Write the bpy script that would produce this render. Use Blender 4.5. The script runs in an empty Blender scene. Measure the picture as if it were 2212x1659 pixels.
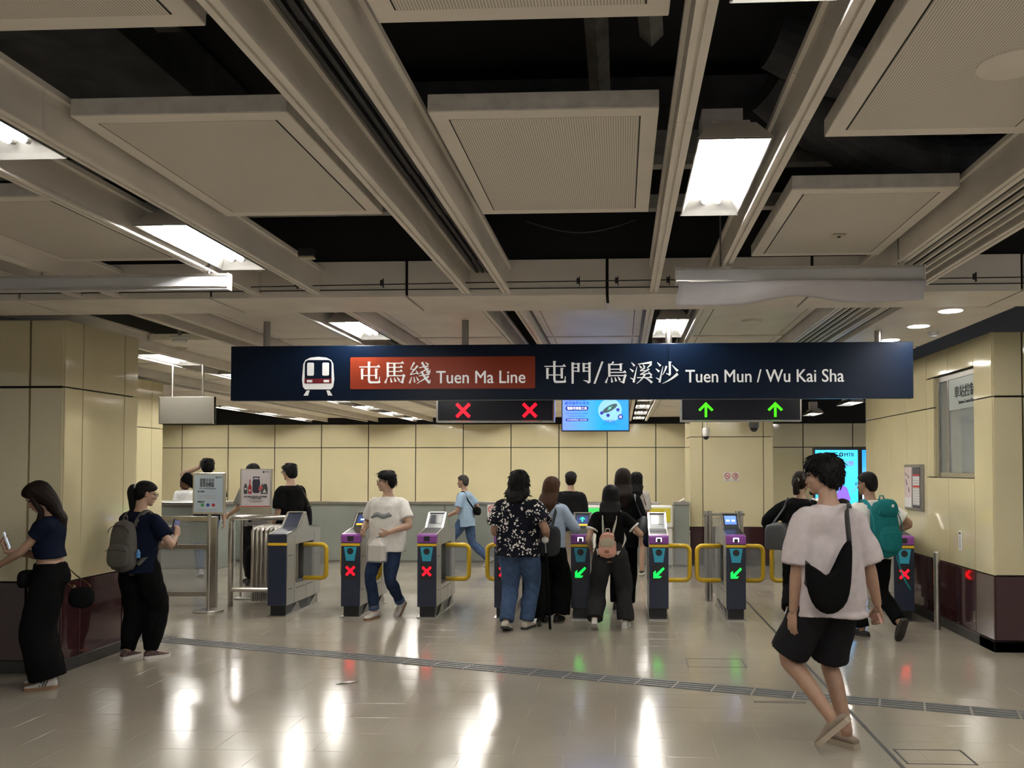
import bpy, math, random
import numpy as np
from mathutils import Vector, Matrix

# ------------------------------------------------------------------ camera, world, exposure
SC = bpy.context.scene
COL = SC.collection
W_, H_ = 2212.0, 1659.0
FPX, PPX, PPY = 1870.0, 1250.0, 958.0
cam = bpy.data.cameras.new('camera')
cam.sensor_fit = 'HORIZONTAL'; cam.sensor_width = 36.0
cam.lens = 36.0 * FPX / W_
cam.shift_x = (W_ / 2 - PPX) / W_
cam.shift_y = (PPY - H_ / 2) / W_
cam.clip_start = 0.05; cam.clip_end = 200
camo = bpy.data.objects.new('camera', cam); COL.objects.link(camo)
camo.location = (0, 0, 1.68)
camo.rotation_euler = (math.radians(90) + math.atan2(54, math.hypot(1870, 92)), 0, math.atan2(92, 1870))
SC.camera = camo

world = bpy.data.worlds.new('world'); SC.world = world; world.use_nodes = True
bg = world.node_tree.nodes['Background']
bg.inputs[0].default_value = (1.0, 0.95, 0.88, 1); bg.inputs[1].default_value = 0.10
SC.view_settings.view_transform = 'Standard'; SC.view_settings.look = 'None'
SC.view_settings.gamma = 1.0; SC.view_settings.use_curve_mapping = False
SC.view_settings.exposure = 1.85
SC.cycles.use_light_tree = False; SC.cycles.max_bounces = 5; SC.cycles.diffuse_bounces = 3; SC.cycles.glossy_bounces = 3; SC.cycles.transmission_bounces = 3; SC.cycles.transparent_max_bounces = 8
SC.cycles.caustics_reflective = False; SC.cycles.caustics_refractive = False
TUBE = 30.0      # emission of the fluorescent tubes
DOWN = 26.0      # emission of the round downlights

random.seed(7); RNG = np.random.default_rng(7)
# ------------------------------------------------------------------ materials
MATS = {}
def mat(name, col, rough=0.5, metal=0.0, noise=0.0, nscale=8.0, bump=0.0, bscale=60.0, emit=0.0, ecol=None, coat=0.0,
        spec=0.5, alpha=1.0, trans=0.0, stretch=None):
    if name in MATS: return MATS[name]
    m = bpy.data.materials.new(name); m.use_nodes = True
    nt = m.node_tree; N = nt.nodes; L = nt.links; b = N['Principled BSDF']
    c4 = (col[0], col[1], col[2], 1)
    b.inputs['Base Color'].default_value = c4
    b.inputs['Roughness'].default_value = rough; b.inputs['Metallic'].default_value = metal
    b.inputs['Specular IOR Level'].default_value = spec
    if coat: b.inputs['Coat Weight'].default_value = coat; b.inputs['Coat Roughness'].default_value = 0.05
    if alpha < 1: b.inputs['Alpha'].default_value = alpha
    if trans: b.inputs['Transmission Weight'].default_value = trans
    if emit:
        b.inputs['Emission Color'].default_value = tuple(ecol or col) + (1,)
        b.inputs['Emission Strength'].default_value = emit
        if emit < 5: m.cycles.emission_sampling = 'NONE'      # small glows are found by chance, the lamps are sampled
    if noise or bump:
        tc = N.new('ShaderNodeTexCoord'); src = tc.outputs['Object']
        if stretch:
            mp = N.new('ShaderNodeMapping'); mp.inputs['Scale'].default_value = stretch
            L.new(src, mp.inputs[0]); src = mp.outputs[0]
    if noise:
        n = N.new('ShaderNodeTexNoise'); n.inputs['Scale'].default_value = nscale; n.inputs['Detail'].default_value = 4
        L.new(src, n.inputs['Vector'])
        mx = N.new('ShaderNodeMix'); mx.data_type = 'RGBA'
        lo = [max(0, c * (1 - noise)) for c in col]; hi = [min(1, c * (1 + noise)) for c in col]
        mx.inputs['A'].default_value = (*lo, 1); mx.inputs['B'].default_value = (*hi, 1)
        rp = N.new('ShaderNodeMapRange'); rp.inputs[1].default_value = .3; rp.inputs[2].default_value = .7
        L.new(n.outputs['Fac'], rp.inputs[0]); L.new(rp.outputs[0], mx.inputs['Factor'])
        L.new(mx.outputs['Result'], b.inputs['Base Color'])
    if bump:
        n2 = N.new('ShaderNodeTexNoise'); n2.inputs['Scale'].default_value = bscale; n2.inputs['Detail'].default_value = 3
        L.new(src, n2.inputs['Vector'])
        bp = N.new('ShaderNodeBump'); bp.inputs['Strength'].default_value = bump; bp.inputs['Distance'].default_value = .01
        L.new(n2.outputs['Fac'], bp.inputs['Height']); L.new(bp.outputs['Normal'], b.inputs['Normal'])
    MATS[name] = m
    return m

def mat_perforated():
    m = mat('perforated_metal', (.50, .455, .39), .55)
    nt = m.node_tree; N = nt.nodes; L = nt.links; b = N['Principled BSDF']
    tc = N.new('ShaderNodeTexCoord'); w = N.new('ShaderNodeTexWave'); w.wave_type = 'BANDS'; w.bands_direction = 'X'
    w.inputs['Scale'].default_value = 32.0
    L.new(tc.outputs['Object'], w.inputs['Vector'])
    mx = N.new('ShaderNodeMix'); mx.data_type = 'RGBA'
    mx.inputs['A'].default_value = (.50, .45, .39, 1); mx.inputs['B'].default_value = (.90, .84, .765, 1)
    L.new(w.outputs['Fac'], mx.inputs['Factor']); L.new(mx.outputs['Result'], b.inputs['Base Color'])
    return m

def mat_floor():
    m = mat('polished_granite', (.40, .35, .29), .16, spec=.85)
    nt = m.node_tree; N = nt.nodes; L = nt.links; b = N['Principled BSDF']
    g = N.new('ShaderNodeNewGeometry')
    n = N.new('ShaderNodeTexNoise'); n.inputs['Scale'].default_value = 260; n.inputs['Detail'].default_value = 3
    n1 = N.new('ShaderNodeTexNoise'); n1.inputs['Scale'].default_value = .7; n1.inputs['Detail'].default_value = 4
    L.new(g.outputs['Position'], n.inputs['Vector']); L.new(g.outputs['Position'], n1.inputs['Vector'])
    mx = N.new('ShaderNodeMix'); mx.data_type = 'RGBA'
    mx.inputs['A'].default_value = (.285, .25, .20, 1); mx.inputs['B'].default_value = (.43, .385, .32, 1)
    mr = N.new('ShaderNodeMapRange'); mr.inputs[1].default_value = .38; mr.inputs[2].default_value = .62
    L.new(n.outputs['Fac'], mr.inputs[0]); L.new(mr.outputs[0], mx.inputs['Factor'])
    m2 = N.new('ShaderNodeMix'); m2.data_type = 'RGBA'; m2.blend_type = 'MULTIPLY'; m2.inputs['Factor'].default_value = 1
    rr = N.new('ShaderNodeMapRange'); rr.inputs[1].default_value = .3; rr.inputs[2].default_value = .7; rr.inputs[3].default_value = .88; rr.inputs[4].default_value = 1.08
    L.new(n1.outputs['Fac'], rr.inputs[0])
    L.new(mx.outputs['Result'], m2.inputs['A']); L.new(rr.outputs[0], m2.inputs['B'])
    L.new(m2.outputs['Result'], b.inputs['Base Color'])
    r2 = N.new('ShaderNodeMapRange'); r2.inputs[1].default_value = .3; r2.inputs[2].default_value = .7; r2.inputs[3].default_value = .11; r2.inputs[4].default_value = .18
    L.new(n1.outputs['Fac'], r2.inputs[0]); L.new(r2.outputs[0], b.inputs['Roughness'])
    bp = N.new('ShaderNodeBump'); bp.inputs['Strength'].default_value = .05; bp.inputs['Distance'].default_value = .002
    L.new(n.outputs['Fac'], bp.inputs['Height']); L.new(bp.outputs['Normal'], b.inputs['Normal'])
    return m

def mat_floral():
    m = mat('floral_cloth', (.02, .022, .035), .85, spec=.1)
    nt = m.node_tree; N = nt.nodes; L = nt.links; b = N['Principled BSDF']
    tc = N.new('ShaderNodeTexCoord'); nz = N.new('ShaderNodeTexNoise'); nz.inputs['Scale'].default_value = 25
    L.new(tc.outputs['Object'], nz.inputs['Vector'])
    ad = N.new('ShaderNodeMix'); ad.data_type = 'RGBA'; ad.inputs['Factor'].default_value = .03
    L.new(tc.outputs['Object'], ad.inputs['A']); L.new(nz.outputs['Color'], ad.inputs['B'])
    v = N.new('ShaderNodeTexVoronoi'); v.inputs['Scale'].default_value = 36; L.new(ad.outputs['Result'], v.inputs['Vector'])
    v2 = N.new('ShaderNodeTexVoronoi'); v2.inputs['Scale'].default_value = 11; L.new(ad.outputs['Result'], v2.inputs['Vector'])
    a = N.new('ShaderNodeMath'); a.operation = 'LESS_THAN'; a.inputs[1].default_value = .40; L.new(v.outputs['Distance'], a.inputs[0])
    a2 = N.new('ShaderNodeMath'); a2.operation = 'LESS_THAN'; a2.inputs[1].default_value = .52; L.new(v2.outputs['Distance'], a2.inputs[0])
    mu = N.new('ShaderNodeMath'); mu.operation = 'MULTIPLY'; L.new(a.outputs[0], mu.inputs[0]); L.new(a2.outputs[0], mu.inputs[1])
    mx = N.new('ShaderNodeMix'); mx.data_type = 'RGBA'; mx.inputs['A'].default_value = (.007, .008, .014, 1); mx.inputs['B'].default_value = (.72, .68, .62, 1)
    L.new(mu.outputs[0], mx.inputs['Factor']); L.new(mx.outputs['Result'], b.inputs['Base Color'])
    return m

def mat_gradient(name, stops, axis='Z', strength=1.0):
    strength *= .5
    """a lit picture: colours along one object axis, emitted"""
    m = mat(name, stops[0][1], .3)
    nt = m.node_tree; N = nt.nodes; L = nt.links; b = N['Principled BSDF']
    b.inputs['Base Color'].default_value = (.02, .02, .02, 1)
    tc = N.new('ShaderNodeTexCoord'); sp = N.new('ShaderNodeSeparateXYZ'); L.new(tc.outputs['Generated'], sp.inputs[0])
    cr = N.new('ShaderNodeValToRGB'); el = cr.color_ramp.elements
    el[0].position = stops[0][0]; el[0].color = (*stops[0][1], 1); el[1].position = stops[-1][0]; el[1].color = (*stops[-1][1], 1)
    for p, c in stops[1:-1]:
        e = el.new(p); e.color = (*c, 1)
    L.new(sp.outputs[axis], cr.inputs[0]); L.new(cr.outputs[0], b.inputs['Emission Color'])
    b.inputs['Emission Strength'].default_value = strength
    return m

CREAM = mat('cream_enamel', (.66, .59, .375), .10, noise=.04, nscale=1.2, coat=.8)
CEIL = mat('ceiling_paint', (.86, .80, .725), .45, noise=.06, nscale=3)
CEILSIDE = mat('ceiling_paint_dusty', (.74, .70, .65), .6, noise=.14, nscale=14)
PERF = mat_perforated()
BLACK = mat('black_void_paint', (.012, .012, .013), .9)
DUCT = mat('black_duct', (.055, .055, .06), .75, noise=.4, nscale=6, bump=.6, bscale=14)
DSTEEL = mat('dusty_dark_steel', (.36, .35, .33), .7, noise=.3, nscale=9)
MAROON = mat('maroon_enamel', (.045, .016, .018), .10, coat=.5)
PLINTH = mat('dark_plinth', (.035, .034, .033), .4, noise=.2)
JOINT = mat('joint_black', (.02, .02, .018), .8)
STEEL = mat('brushed_steel', (.56, .54, .51), .28, metal=1, noise=.08, nscale=20)
STEELD = mat('satin_steel', (.36, .35, .34), .38, metal=1)
GATEGREY = mat('gate_side_grey', (.46, .455, .43), .32, metal=.55)
NAVY = mat('gate_navy', (.022, .030, .060), .32, noise=.1)
GATEBLACK = mat('gate_black', (.012, .012, .014), .35)
PURPLE = mat('reader_purple', (.28, .075, .36), .3)
YELLOW = mat('yellow_enamel', (.80, .52, .03), .35)
TEAL = mat('pad_teal', (.045, .42, .60), .3)
RUBBER = mat('black_rubber', (.018, .018, .018), .6)
GLASS = mat('clear_glass', (.82, .88, .88), .03, alpha=.22, spec=.6)
GLASSD = mat('smoky_glass', (.42, .44, .45), .08, alpha=.34, spec=.6)
FROST = mat('grey_frosted_glass', (.27, .29, .265), .22, noise=.05, nscale=2, spec=.6)
SIGNNAVY = mat('sign_navy', (.003, .011, .033), .35, spec=.2)
WHITE = mat('white_print', (.80, .80, .79), .5)
SIGNWHITE = mat('sign_white_glow', (.85, .85, .84), .5, emit=.07, ecol=(1, 1, .98))  # faint glow put into the white print so lettering and emblem read brighter
SIGNRED = mat('sign_brown_red', (.36, .050, .020), .35, spec=.3)
DKRED = mat('emblem_red', (.22, .012, .022), .4)
REDLED = mat('red_led', (.9, .02, .03), .4, emit=1.3, ecol=(1, .0, .006))
GREENLED = mat('green_led', (.02, .9, .15), .4, emit=.75, ecol=(.0, 1, .04))
GREENLED2 = mat('lime_led', (.1, .9, .02), .4, emit=.7, ecol=(.02, 1, .0))
TUBEM = mat('lit_tube', (1, 1, 1), .3, emit=TUBE, ecol=(1, .97, .90))
DOWNM = mat('lit_downlight', (1, 1, 1), .3, emit=DOWN, ecol=(1, .96, .86))
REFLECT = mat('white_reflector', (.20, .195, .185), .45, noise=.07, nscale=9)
WHITEPLASTIC = mat('white_plastic', (.72, .71, .68), .4)
IVORY = mat('ivory_plastic', (.60, .54, .40), .45)
GREYMETAL = mat('grey_trunking', (.58, .59, .61), .4)
BLACKPLASTIC = mat('black_plastic', (.02, .02, .022), .4)

# ------------------------------------------------------------------ mesh building
class MB:
    def __init__(s): s.v = []; s.f = []
    def add(s, vs, fs):
        o = len(s.v); s.v.extend([tuple(map(float, v)) for v in vs]); s.f.extend([tuple(int(i) + o for i in f) for f in fs]); return s
    def box(s, x0, x1, y0, y1, z0, z1):
        x0, x1 = min(x0, x1), max(x0, x1); y0, y1 = min(y0, y1), max(y0, y1); z0, z1 = min(z0, z1), max(z0, z1)
        return s.add([(x0,y0,z0),(x1,y0,z0),(x1,y1,z0),(x0,y1,z0),(x0,y0,z1),(x1,y0,z1),(x1,y1,z1),(x0,y1,z1)],
                     [(0,3,2,1),(4,5,6,7),(0,1,5,4),(1,2,6,5),(2,3,7,6),(3,0,4,7)])
    def bbox(s, x0, x1, y0, y1, z0, z1, b=.004):
        """box with its edges chamfered"""
        x0, x1 = min(x0, x1), max(x0, x1); y0, y1 = min(y0, y1), max(y0, y1); z0, z1 = min(z0, z1), max(z0, z1)
        b = min(b, (x1-x0)/2.2, (y1-y0)/2.2, (z1-z0)/2.2)
        def ring(z, i): return [(x0+i,y0+b,z),(x0+b,y0+i,z),(x1-b,y0+i,z),(x1-i,y0+b,z),(x1-i,y1-b,z),(x1-b,y1-i,z),(x0+b,y1-i,z),(x0+i,y1-b,z)]
        def cap(z): return [(x0+b,y0+b,z)]*2+[(x1-b,y0+b,z)]*2+[(x1-b,y1-b,z)]*2+[(x0+b,y1-b,z)]*2
        c0 = [(x0+b,y0+b,z0),(x1-b,y0+b,z0),(x1-b,y1-b,z0),(x0+b,y1-b,z0)]; c1 = [(x,y,z1) for x,y,_ in c0]
        vs = c0 + ring(z0+b,0) + ring(z1-b,0) + c1
        fs = [(3,2,1,0),(20,21,22,23)]
        for i in range(8): j=(i+1)%8; fs.append((4+i,4+j,12+j,12+i))
        mp = [0,0,1,1,2,2,3,3]
        for i in range(8):
            j=(i+1)%8; a,c = mp[i],mp[j]
            if a==c: fs += [(4+j,4+i,a),(12+i,12+j,20+a)]
            else: fs += [(4+j,4+i,a,c),(12+i,12+j,20+c,20+a)]
        return s.add(vs, fs)
    def cyl(s, p0, p1, r0, r1=None, n=16):
        r1 = r0 if r1 is None else r1
        return s.tube([p0, p1], [r0, r1], n)
    def tube(s, pts, rad, n=10, cap=True):
        pts = [np.array(p, float) for p in pts]
        if not hasattr(rad, '__len__'): rad = [rad]*len(pts)
        rings = []; ref = None
        for i, p in enumerate(pts):
            d = pts[min(i+1, len(pts)-1)] - pts[max(i-1, 0)]; d = d/(np.linalg.norm(d)+1e-12)
            if ref is None: ref = np.array([0,0,1.]) if abs(d[2]) < .9 else np.array([1.,0,0])
            a = np.cross(d, ref); a /= np.linalg.norm(a)+1e-12; b = np.cross(a, d); ref = b
            t = np.arange(n)*2*math.pi/n
            rings.append(p + rad[i]*(np.cos(t)[:,None]*a + np.sin(t)[:,None]*b))
        return s.loft(rings, cap)
    def loft(s, rings, cap=True):
        n = len(rings[0]); vs = np.concatenate(rings); fs = []
        for k in range(len(rings)-1):
            o = k*n
            for i in range(n):
                j = (i+1)%n; fs.append((o+i, o+n+i, o+n+j, o+j))
        if cap: fs.append(tuple(range(n))); fs.append(tuple(range((len(rings)-1)*n+n-1, (len(rings)-1)*n-1, -1)))
        return s.add(vs, fs)
    def prism(s, poly, axis, a, b):
        """extrude a polygon; axis 'y': poly is (x,z); 'x': (y,z); 'z': (x,y)"""
        f = {'y': lambda u,v,w: (u,w,v), 'x': lambda u,v,w: (w,u,v), 'z': lambda u,v,w: (u,v,w)}[axis]
        n = len(poly); vs = [f(u,v,a) for u,v in poly] + [f(u,v,b) for u,v in poly]
        fs = [tuple(range(n)), tuple(range(2*n-1, n-1, -1))] + [(i, i+n, (i+1)%n+n, (i+1)%n) for i in range(n)]
        return s.add(vs, fs)
    def lathe(s, prof, c=(0,0,0), n=24):
        t = np.arange(n)*2*math.pi/n
        return s.loft([np.stack([c[0]+r*np.cos(t), c[1]+r*np.sin(t), np.full(n, c[2]+z)], 1) for r, z in prof])
    def ellip(s, c, r, n=16, m=10, rot=None):
        t = np.arange(n)*2*math.pi/n; vs = []
        for k in range(1, m):
            ph = math.pi*k/m
            vs.append(np.stack([r[0]*math.sin(ph)*np.cos(t), r[1]*math.sin(ph)*np.sin(t), np.full(n, -r[2]*math.cos(ph))], 1))
        vs = np.concatenate(vs + [np.array([[0,0,-r[2]],[0,0,r[2]]])])
        if rot is not None: vs = vs @ np.array(rot).T
        vs = vs + np.array(c); fs = []
        for k in range(m-2):
            for i in range(n): j=(i+1)%n; fs.append((k*n+i, k*n+j, (k+1)*n+j, (k+1)*n+i))
        bo, to = (m-1)*n, (m-1)*n+1
        for i in range(n): j=(i+1)%n; fs.append((bo, j, i)); fs.append((to, (m-2)*n+i, (m-2)*n+j))
        return s.add(vs, fs)
    def mesh(s, name, m=None, smooth=False, fix=True):
        me = bpy.data.meshes.new(name); me.from_pydata(s.v, [], s.f); me.validate(); me.update()
        if fix:
            import bmesh
            bm = bmesh.new(); bm.from_mesh(me); bmesh.ops.recalc_face_normals(bm, faces=bm.faces); bm.to_mesh(me); bm.free()
        if m: me.materials.append(m)
        if smooth: me.shade_smooth()
        return me
    def build(s, name, m, parent=None, smooth=False, loc=None, rz=0, fix=True):
        return obj(name, s.mesh(name, m, smooth, fix), parent, loc, rz)

def obj(name, me, parent=None, loc=None, rz=0):
    o = bpy.data.objects.new(name, me); COL.objects.link(o)
    if parent is not None: o.parent = parent
    if loc is not None: o.location = loc
    if rz: o.rotation_euler = (0, 0, rz)
    return o
def empty(name, loc=(0,0,0), rz=0):
    o = bpy.data.objects.new(name, None); COL.objects.link(o); o.location = loc; o.rotation_euler = (0,0,rz); o.empty_display_size = .1
    return o
def tag(o, label=None, cat=None, group=None, kind=None):
    if label: o['label'] = label
    if cat: o['category'] = cat
    if group: o['group'] = group
    if kind: o['kind'] = kind
    return o
def thing(name, label, cat, loc=(0,0,0), rz=0, group=None):
    return tag(empty(name, loc, rz), label, cat, group)
def struct(o, label=None, cat=None): return tag(o, label, cat, kind='structure')
def copy_tree(o, parent=None):
    c = o.copy(); COL.objects.link(c); c.parent = parent
    for ch in [x for x in o.children]: copy_tree(ch, c)
    return c
def smooth_by_angle(me, deg=35):
    me.shade_smooth()
    try: me.set_sharp_from_angle(angle=math.radians(deg))
    except Exception: pass
    return me
WORK = bpy.data.scenes.new('workbench')      # a scratch scene so that evaluating one shape does not touch the whole hall
def evaluated_mesh(o):
    WORK.collection.objects.link(o); WORK.view_layers[0].update()
    me = bpy.data.meshes.new_from_object(o.evaluated_get(WORK.view_layers[0].depsgraph)); bpy.data.objects.remove(o); return me
def text(body, size, m, parent, loc, name='lettering', align='CENTER', bold=0.0, face='-y', width=None, depth=.001):
    """flat lettering made with the built-in font; loc = baseline anchor; faces -Y (or -X)"""
    c = bpy.data.curves.new('t', 'FONT'); c.body = body; c.size = size; c.align_x = align; c.extrude = depth; c.resolution_u = 3
    o = bpy.data.objects.new('t', c)
    me = evaluated_mesh(o); bpy.data.curves.remove(c)
    co = np.array([v.co[:] for v in me.vertices]) if len(me.vertices) else np.zeros((0,3))
    if width is not None and len(co):
        w = co[:,0].max()-co[:,0].min(); co[:,0] *= width/max(w, 1e-6)
    if face == '-y': co = np.stack([co[:,0], -co[:,2], co[:,1]], 1)
    elif face == '-x': co = np.stack([-co[:,2], -co[:,0], co[:,1]], 1)
    if len(co): me.vertices.foreach_set('co', co.astype(np.float32).ravel())
    if bold and len(co):       # heavier strokes: the same outlines laid over each other a hair apart
        fc = [tuple(p.vertices) for p in me.polygons]; mb = MB(); d = bold*size*.8
        for i, (u, v) in enumerate(((-d, 0), (d, 0), (0, d*.6), (0, -d*.6))):
            q = co.copy()
            if face == '-x': q[:, 1] -= u; q[:, 0] -= i*.0001
            else: q[:, 0] += u; q[:, 1] -= i*.0001
            q[:, 2] += v; mb.add(q, fc)
        bpy.data.meshes.remove(me); me = mb.mesh(name, None, fix=False)
    me.materials.clear(); me.materials.append(m); me.name = name
    o = obj(name, me, parent, loc)
    return o
# ================================================================== THE SETTING
FLOORM = mat_floor()
GROUT = mat('floor_grout', (.40, .355, .29), .4)
# ---- floor: grout bed, 300 single tiles where they show largest, the rest joined
floor = struct(MB().box(-14, 8, -4, 24, -.12, -.0012).build('floor', GROUT), 'polished beige granite tile floor of the station hall', 'floor')
TX, TY = .60, .35
def inview(x, y):
    dx, dy = x, y
    if dy < 4.2: return False
    c, s = math.cos(math.atan2(92, 1870)), math.sin(math.atan2(92, 1870))
    f_ = -s*dx + c*dy; r_ = c*dx + s*dy
    u = PPX + FPX*r_/f_
    return -60 < u < 2270
cells = []
for iy in range(-11, 66):
    for ix in range(-24, 14):
        y = iy*TY + .04; x = ix*TX + (.3 if iy % 2 else 0) - .04
        if x < -13.8 or x > 7.9 or y > 23.9: continue
        cells.append((x, y))
def blocked(x, y):   # under solid blocks
    return (x < -4.75 and 7.1 < y < 7.9) or (x > 3.6 and 8.5 < y < 12)
vis = sorted([c for c in cells if inview(*c) and not blocked(*c)], key=lambda c: c[1])[:300]
vs_ = set(vis)
tile = MB().bbox(-TX/2+.0009, TX/2-.0009, -TY/2+.0009, TY/2-.0009, -.02, 0, .0006).mesh('tile', FLOORM)
for x, y in vis: obj('tile', tile, floor, (x, y, 0))
rest = MB()
for x, y in cells:
    if (x, y) in vs_: continue
    rest.add([(x-TX/2+.001,y-TY/2+.001,0),(x+TX/2-.001,y-TY/2+.001,0),(x+TX/2-.001,y+TY/2-.001,0),(x-TX/2+.001,y+TY/2-.001,0)], [(0,1,2,3)])
tag(rest.build('far_tiles', FLOORM, floor, fix=False), kind='stuff')

# ---- dark expansion joint, tactile path, hatches (set in the floor)
LINE = mat('floor_joint_dark', (.045, .042, .04), .5)
tag(MB().box(1.565, 1.59, 4, 15, -.01, .0012).build('expansion_joint', LINE, floor))
TACT = mat('tactile_bar_grey', (.125, .13, .135), .45, noise=.15)
TACB = mat('tactile_base_grey', (.27, .25, .22), .35, noise=.1)
p0, p1 = np.array([-4.45, 8.33]), np.array([3.9, 5.72]); dv = (p1-p0); Lp = np.linalg.norm(dv); ang = math.atan2(dv[1], dv[0])
path = tag(thing('tactile_path', 'dark grey ribbed tactile strip running diagonally across the floor', 'tactile strip', (p0[0], p0[1], 0), ang))
MB().box(0, Lp, -.115, .115, -.002, .0015).build('strip_base', TACB, path)
bar = MB().bbox(.008, .292, -.017, .017, 0, .005, .003).mesh('tactile_bar', TACT)
for i in range(int(Lp/.30)):
    for j in range(4): obj('tactile_bar', bar, path, (i*.30, -.0885+j*.059, .0012))
path2 = thing('tactile_tile', 'ribbed warning tile at the pillar end of the tactile strip', 'tactile tile', (p0[0]-.02, p0[1]+.02, 0), ang)
MB().box(-.52, 0, -.17, .17, -.002, .0015).build('tile_base', TACB, path2)
bar2 = MB().bbox(-.017, .017, -.16, .16, 0, .005, .003).mesh('tactile_bar', TACT)
for j in range(8): obj('tactile_bar', bar2, path2, (-.03-j*.064, 0, .0012))
def hatch(label, x0, x1, y0, y1, full=True):
    h = thing('floor_hatch', label, 'floor hatch', ((x0+x1)/2, (y0+y1)/2, 0)); w, d = (x1-x0)/2, (y1-y0)/2
    b = .008
    MB().box(-w, -w+b*1.6, -d, d, 0, .0015).build('frame_strip', LINE, h); MB().box(w-b*1.6, w, -d, d, 0, .0015).build('frame_strip', LINE, h)
    MB().box(-w, w, d-b, d, 0, .0015).build('frame_strip', LINE, h); MB().box(-w, w, -d, -d+b, 0, .0015).build('frame_strip', LINE if full else STEELD, h)
hatch('small floor hatch outline just before the tactile strip, towards the gates', .56, 1.06, 7.42, 7.75)
hatch('long narrow slot cover in the floor beside the tactile strip', .95, 1.32, 6.32, 6.36)
hatch('large floor hatch outline by the walking man in shorts', 1.62, 2.02, 5.06, 5.32)
pp = MB(); pp.add([(-.07,-.05,.001),(-.02,-.03,.012),(.03,-.01,.004),(.09,.03,.012),(.08,.06,.002),(.02,.03,.010),(-.03,.02,.003),(-.06,0,.008)], [(0,1,7),(1,2,6,7),(2,3,4,5),(2,5,6)])
tag(pp.build('paper_scrap', WHITE, loc=(-2.16, 6.73, 0)), 'small crumpled white paper scrap on the floor', 'litter')

# ---- ceiling: black soffit, services, beams, panels
ceil = struct(MB().box(-14, 8, -4, 24, 3.95, 4.1).build('ceiling', BLACK), 'open black ceiling void with hung panels and long metal beams', 'ceiling')
BEAMS = [-8.5, -8.05, -6.95, -6.66, -5.60, -5.15, -4.05, -3.76, -2.70, -2.25, -1.15, -.858, .205, .63, 1.70, 2.06, 3.12, 3.55]
def beam_mesh(L):
    w = .062
    poly = [(0,0),(.022,0),(.022,.012),(.034,.012),(.034,0),(w,0),(w,.012),(w-.012,.016),(w-.012,.17),(w+.004,.175),(w+.004,.20),(-.004,.20),(-.004,.175),(.012,.17),(.012,.016),(0,.012)]
    return MB().prism(poly, 'y', 0, L-.003).mesh('ceiling_beam', CEIL)
NB, FB = beam_mesh(3.04), beam_mesh(4.11)
for x in BEAMS:
    if x > -8.1 and x < 3:
        for k in range(3): obj('ceiling_beam', NB, ceil, (x, -2.92+k*3.04, 2.95))
    for k in range(4):
        if x > 2.9: continue
        obj('ceiling_beam', FB, ceil, (x, 6.8+k*4.11, 2.95))
def ceil_panel(x0, x1, y0, y1, z, perf=True):
    t = .07; fr = .075
    m = MB().bbox(x0, x1, y0, y1, z, z+t, .003).mesh('ceiling_panel', CEILSIDE if perf else CEIL)
    p = obj('ceiling_panel', m, ceil)
    MB().box(x0+.002, x1-.002, y0+.002, y1-.002, z-.0015, z+.001).build('panel_face', CEIL, p)
    MB().box(x0+fr, x1-fr, y0+fr, y1-fr, z-.004, z).build('perforated_sheet' if perf else 'panel_sheet', PERF if perf else CEIL, p)
    for a, b, c, d in ((x0+fr-.006, x0+fr, y0+fr, y1-fr), (x1-fr, x1-fr+.006, y0+fr, y1-fr)):
        MB().box(a, b, c, d, z-.003, z).build('shadow_gap', JOINT, p)
    return p
cols = [(-3.72,-2.86),(-2.155,-1.29),(-.748,.147),(.845,1.66)]
for i, (a, b) in enumerate(cols):
    starts = {0: (2.15, 4.21), 1: (1.25, 3.25), 2: (1.26, 3.28), 3: (2.26, 4.29)}[i]
    for y in starts: ceil_panel(a, b, y, y+1.35, 3.06)
ceil_panel(-5.1, -4.12, 4.2, 5.55, 3.06)
far_cols = [(-8.02,-7.0),(-6.55,-5.62),(-5.08,-4.10),(-3.66,-2.72),(-2.16,-1.17),(-.78,.19),(.73,1.68)]
for a, b in far_cols:
    for k in range(8):
        if k == 0 and a < -4 : continue
        y0 = 7.02+k*2.03
        ceil_panel(a, b, y0, y0+1.96, 3.06, False)
# linear slot diffuser in the right-hand bay
for k, x in enumerate((1.805, 1.865, 1.925, 1.985)):
    MB().box(x, x+.014, -2.8, 6.2, 2.955, 2.975).build('diffuser_blade', CEIL, ceil)
    MB().box(x, x+.014, 6.8, 23.2, 2.955, 2.975).build('diffuser_blade', CEIL, ceil)
MB().box(1.775, 2.06, -2.8, 23.2, 3.06, 3.08).build('diffuser_backing', BLACK, ceil)
# flat ceiling strip with the downlights, over the right-hand wall
MB().bbox(2.19, 3.05, 6.83, 9.0, 2.93, 2.985, .004).build('ceiling_panel', CEIL, ceil)
MB().bbox(2.19, 3.05, 9.06, 12.5, 2.93, 2.985, .004).build('ceiling_panel', CEIL, ceil)
MB().bbox(2.19, 3.05, 12.56, 17.0, 2.93, 2.985, .004).build('ceiling_panel', CEIL, ceil)
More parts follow.
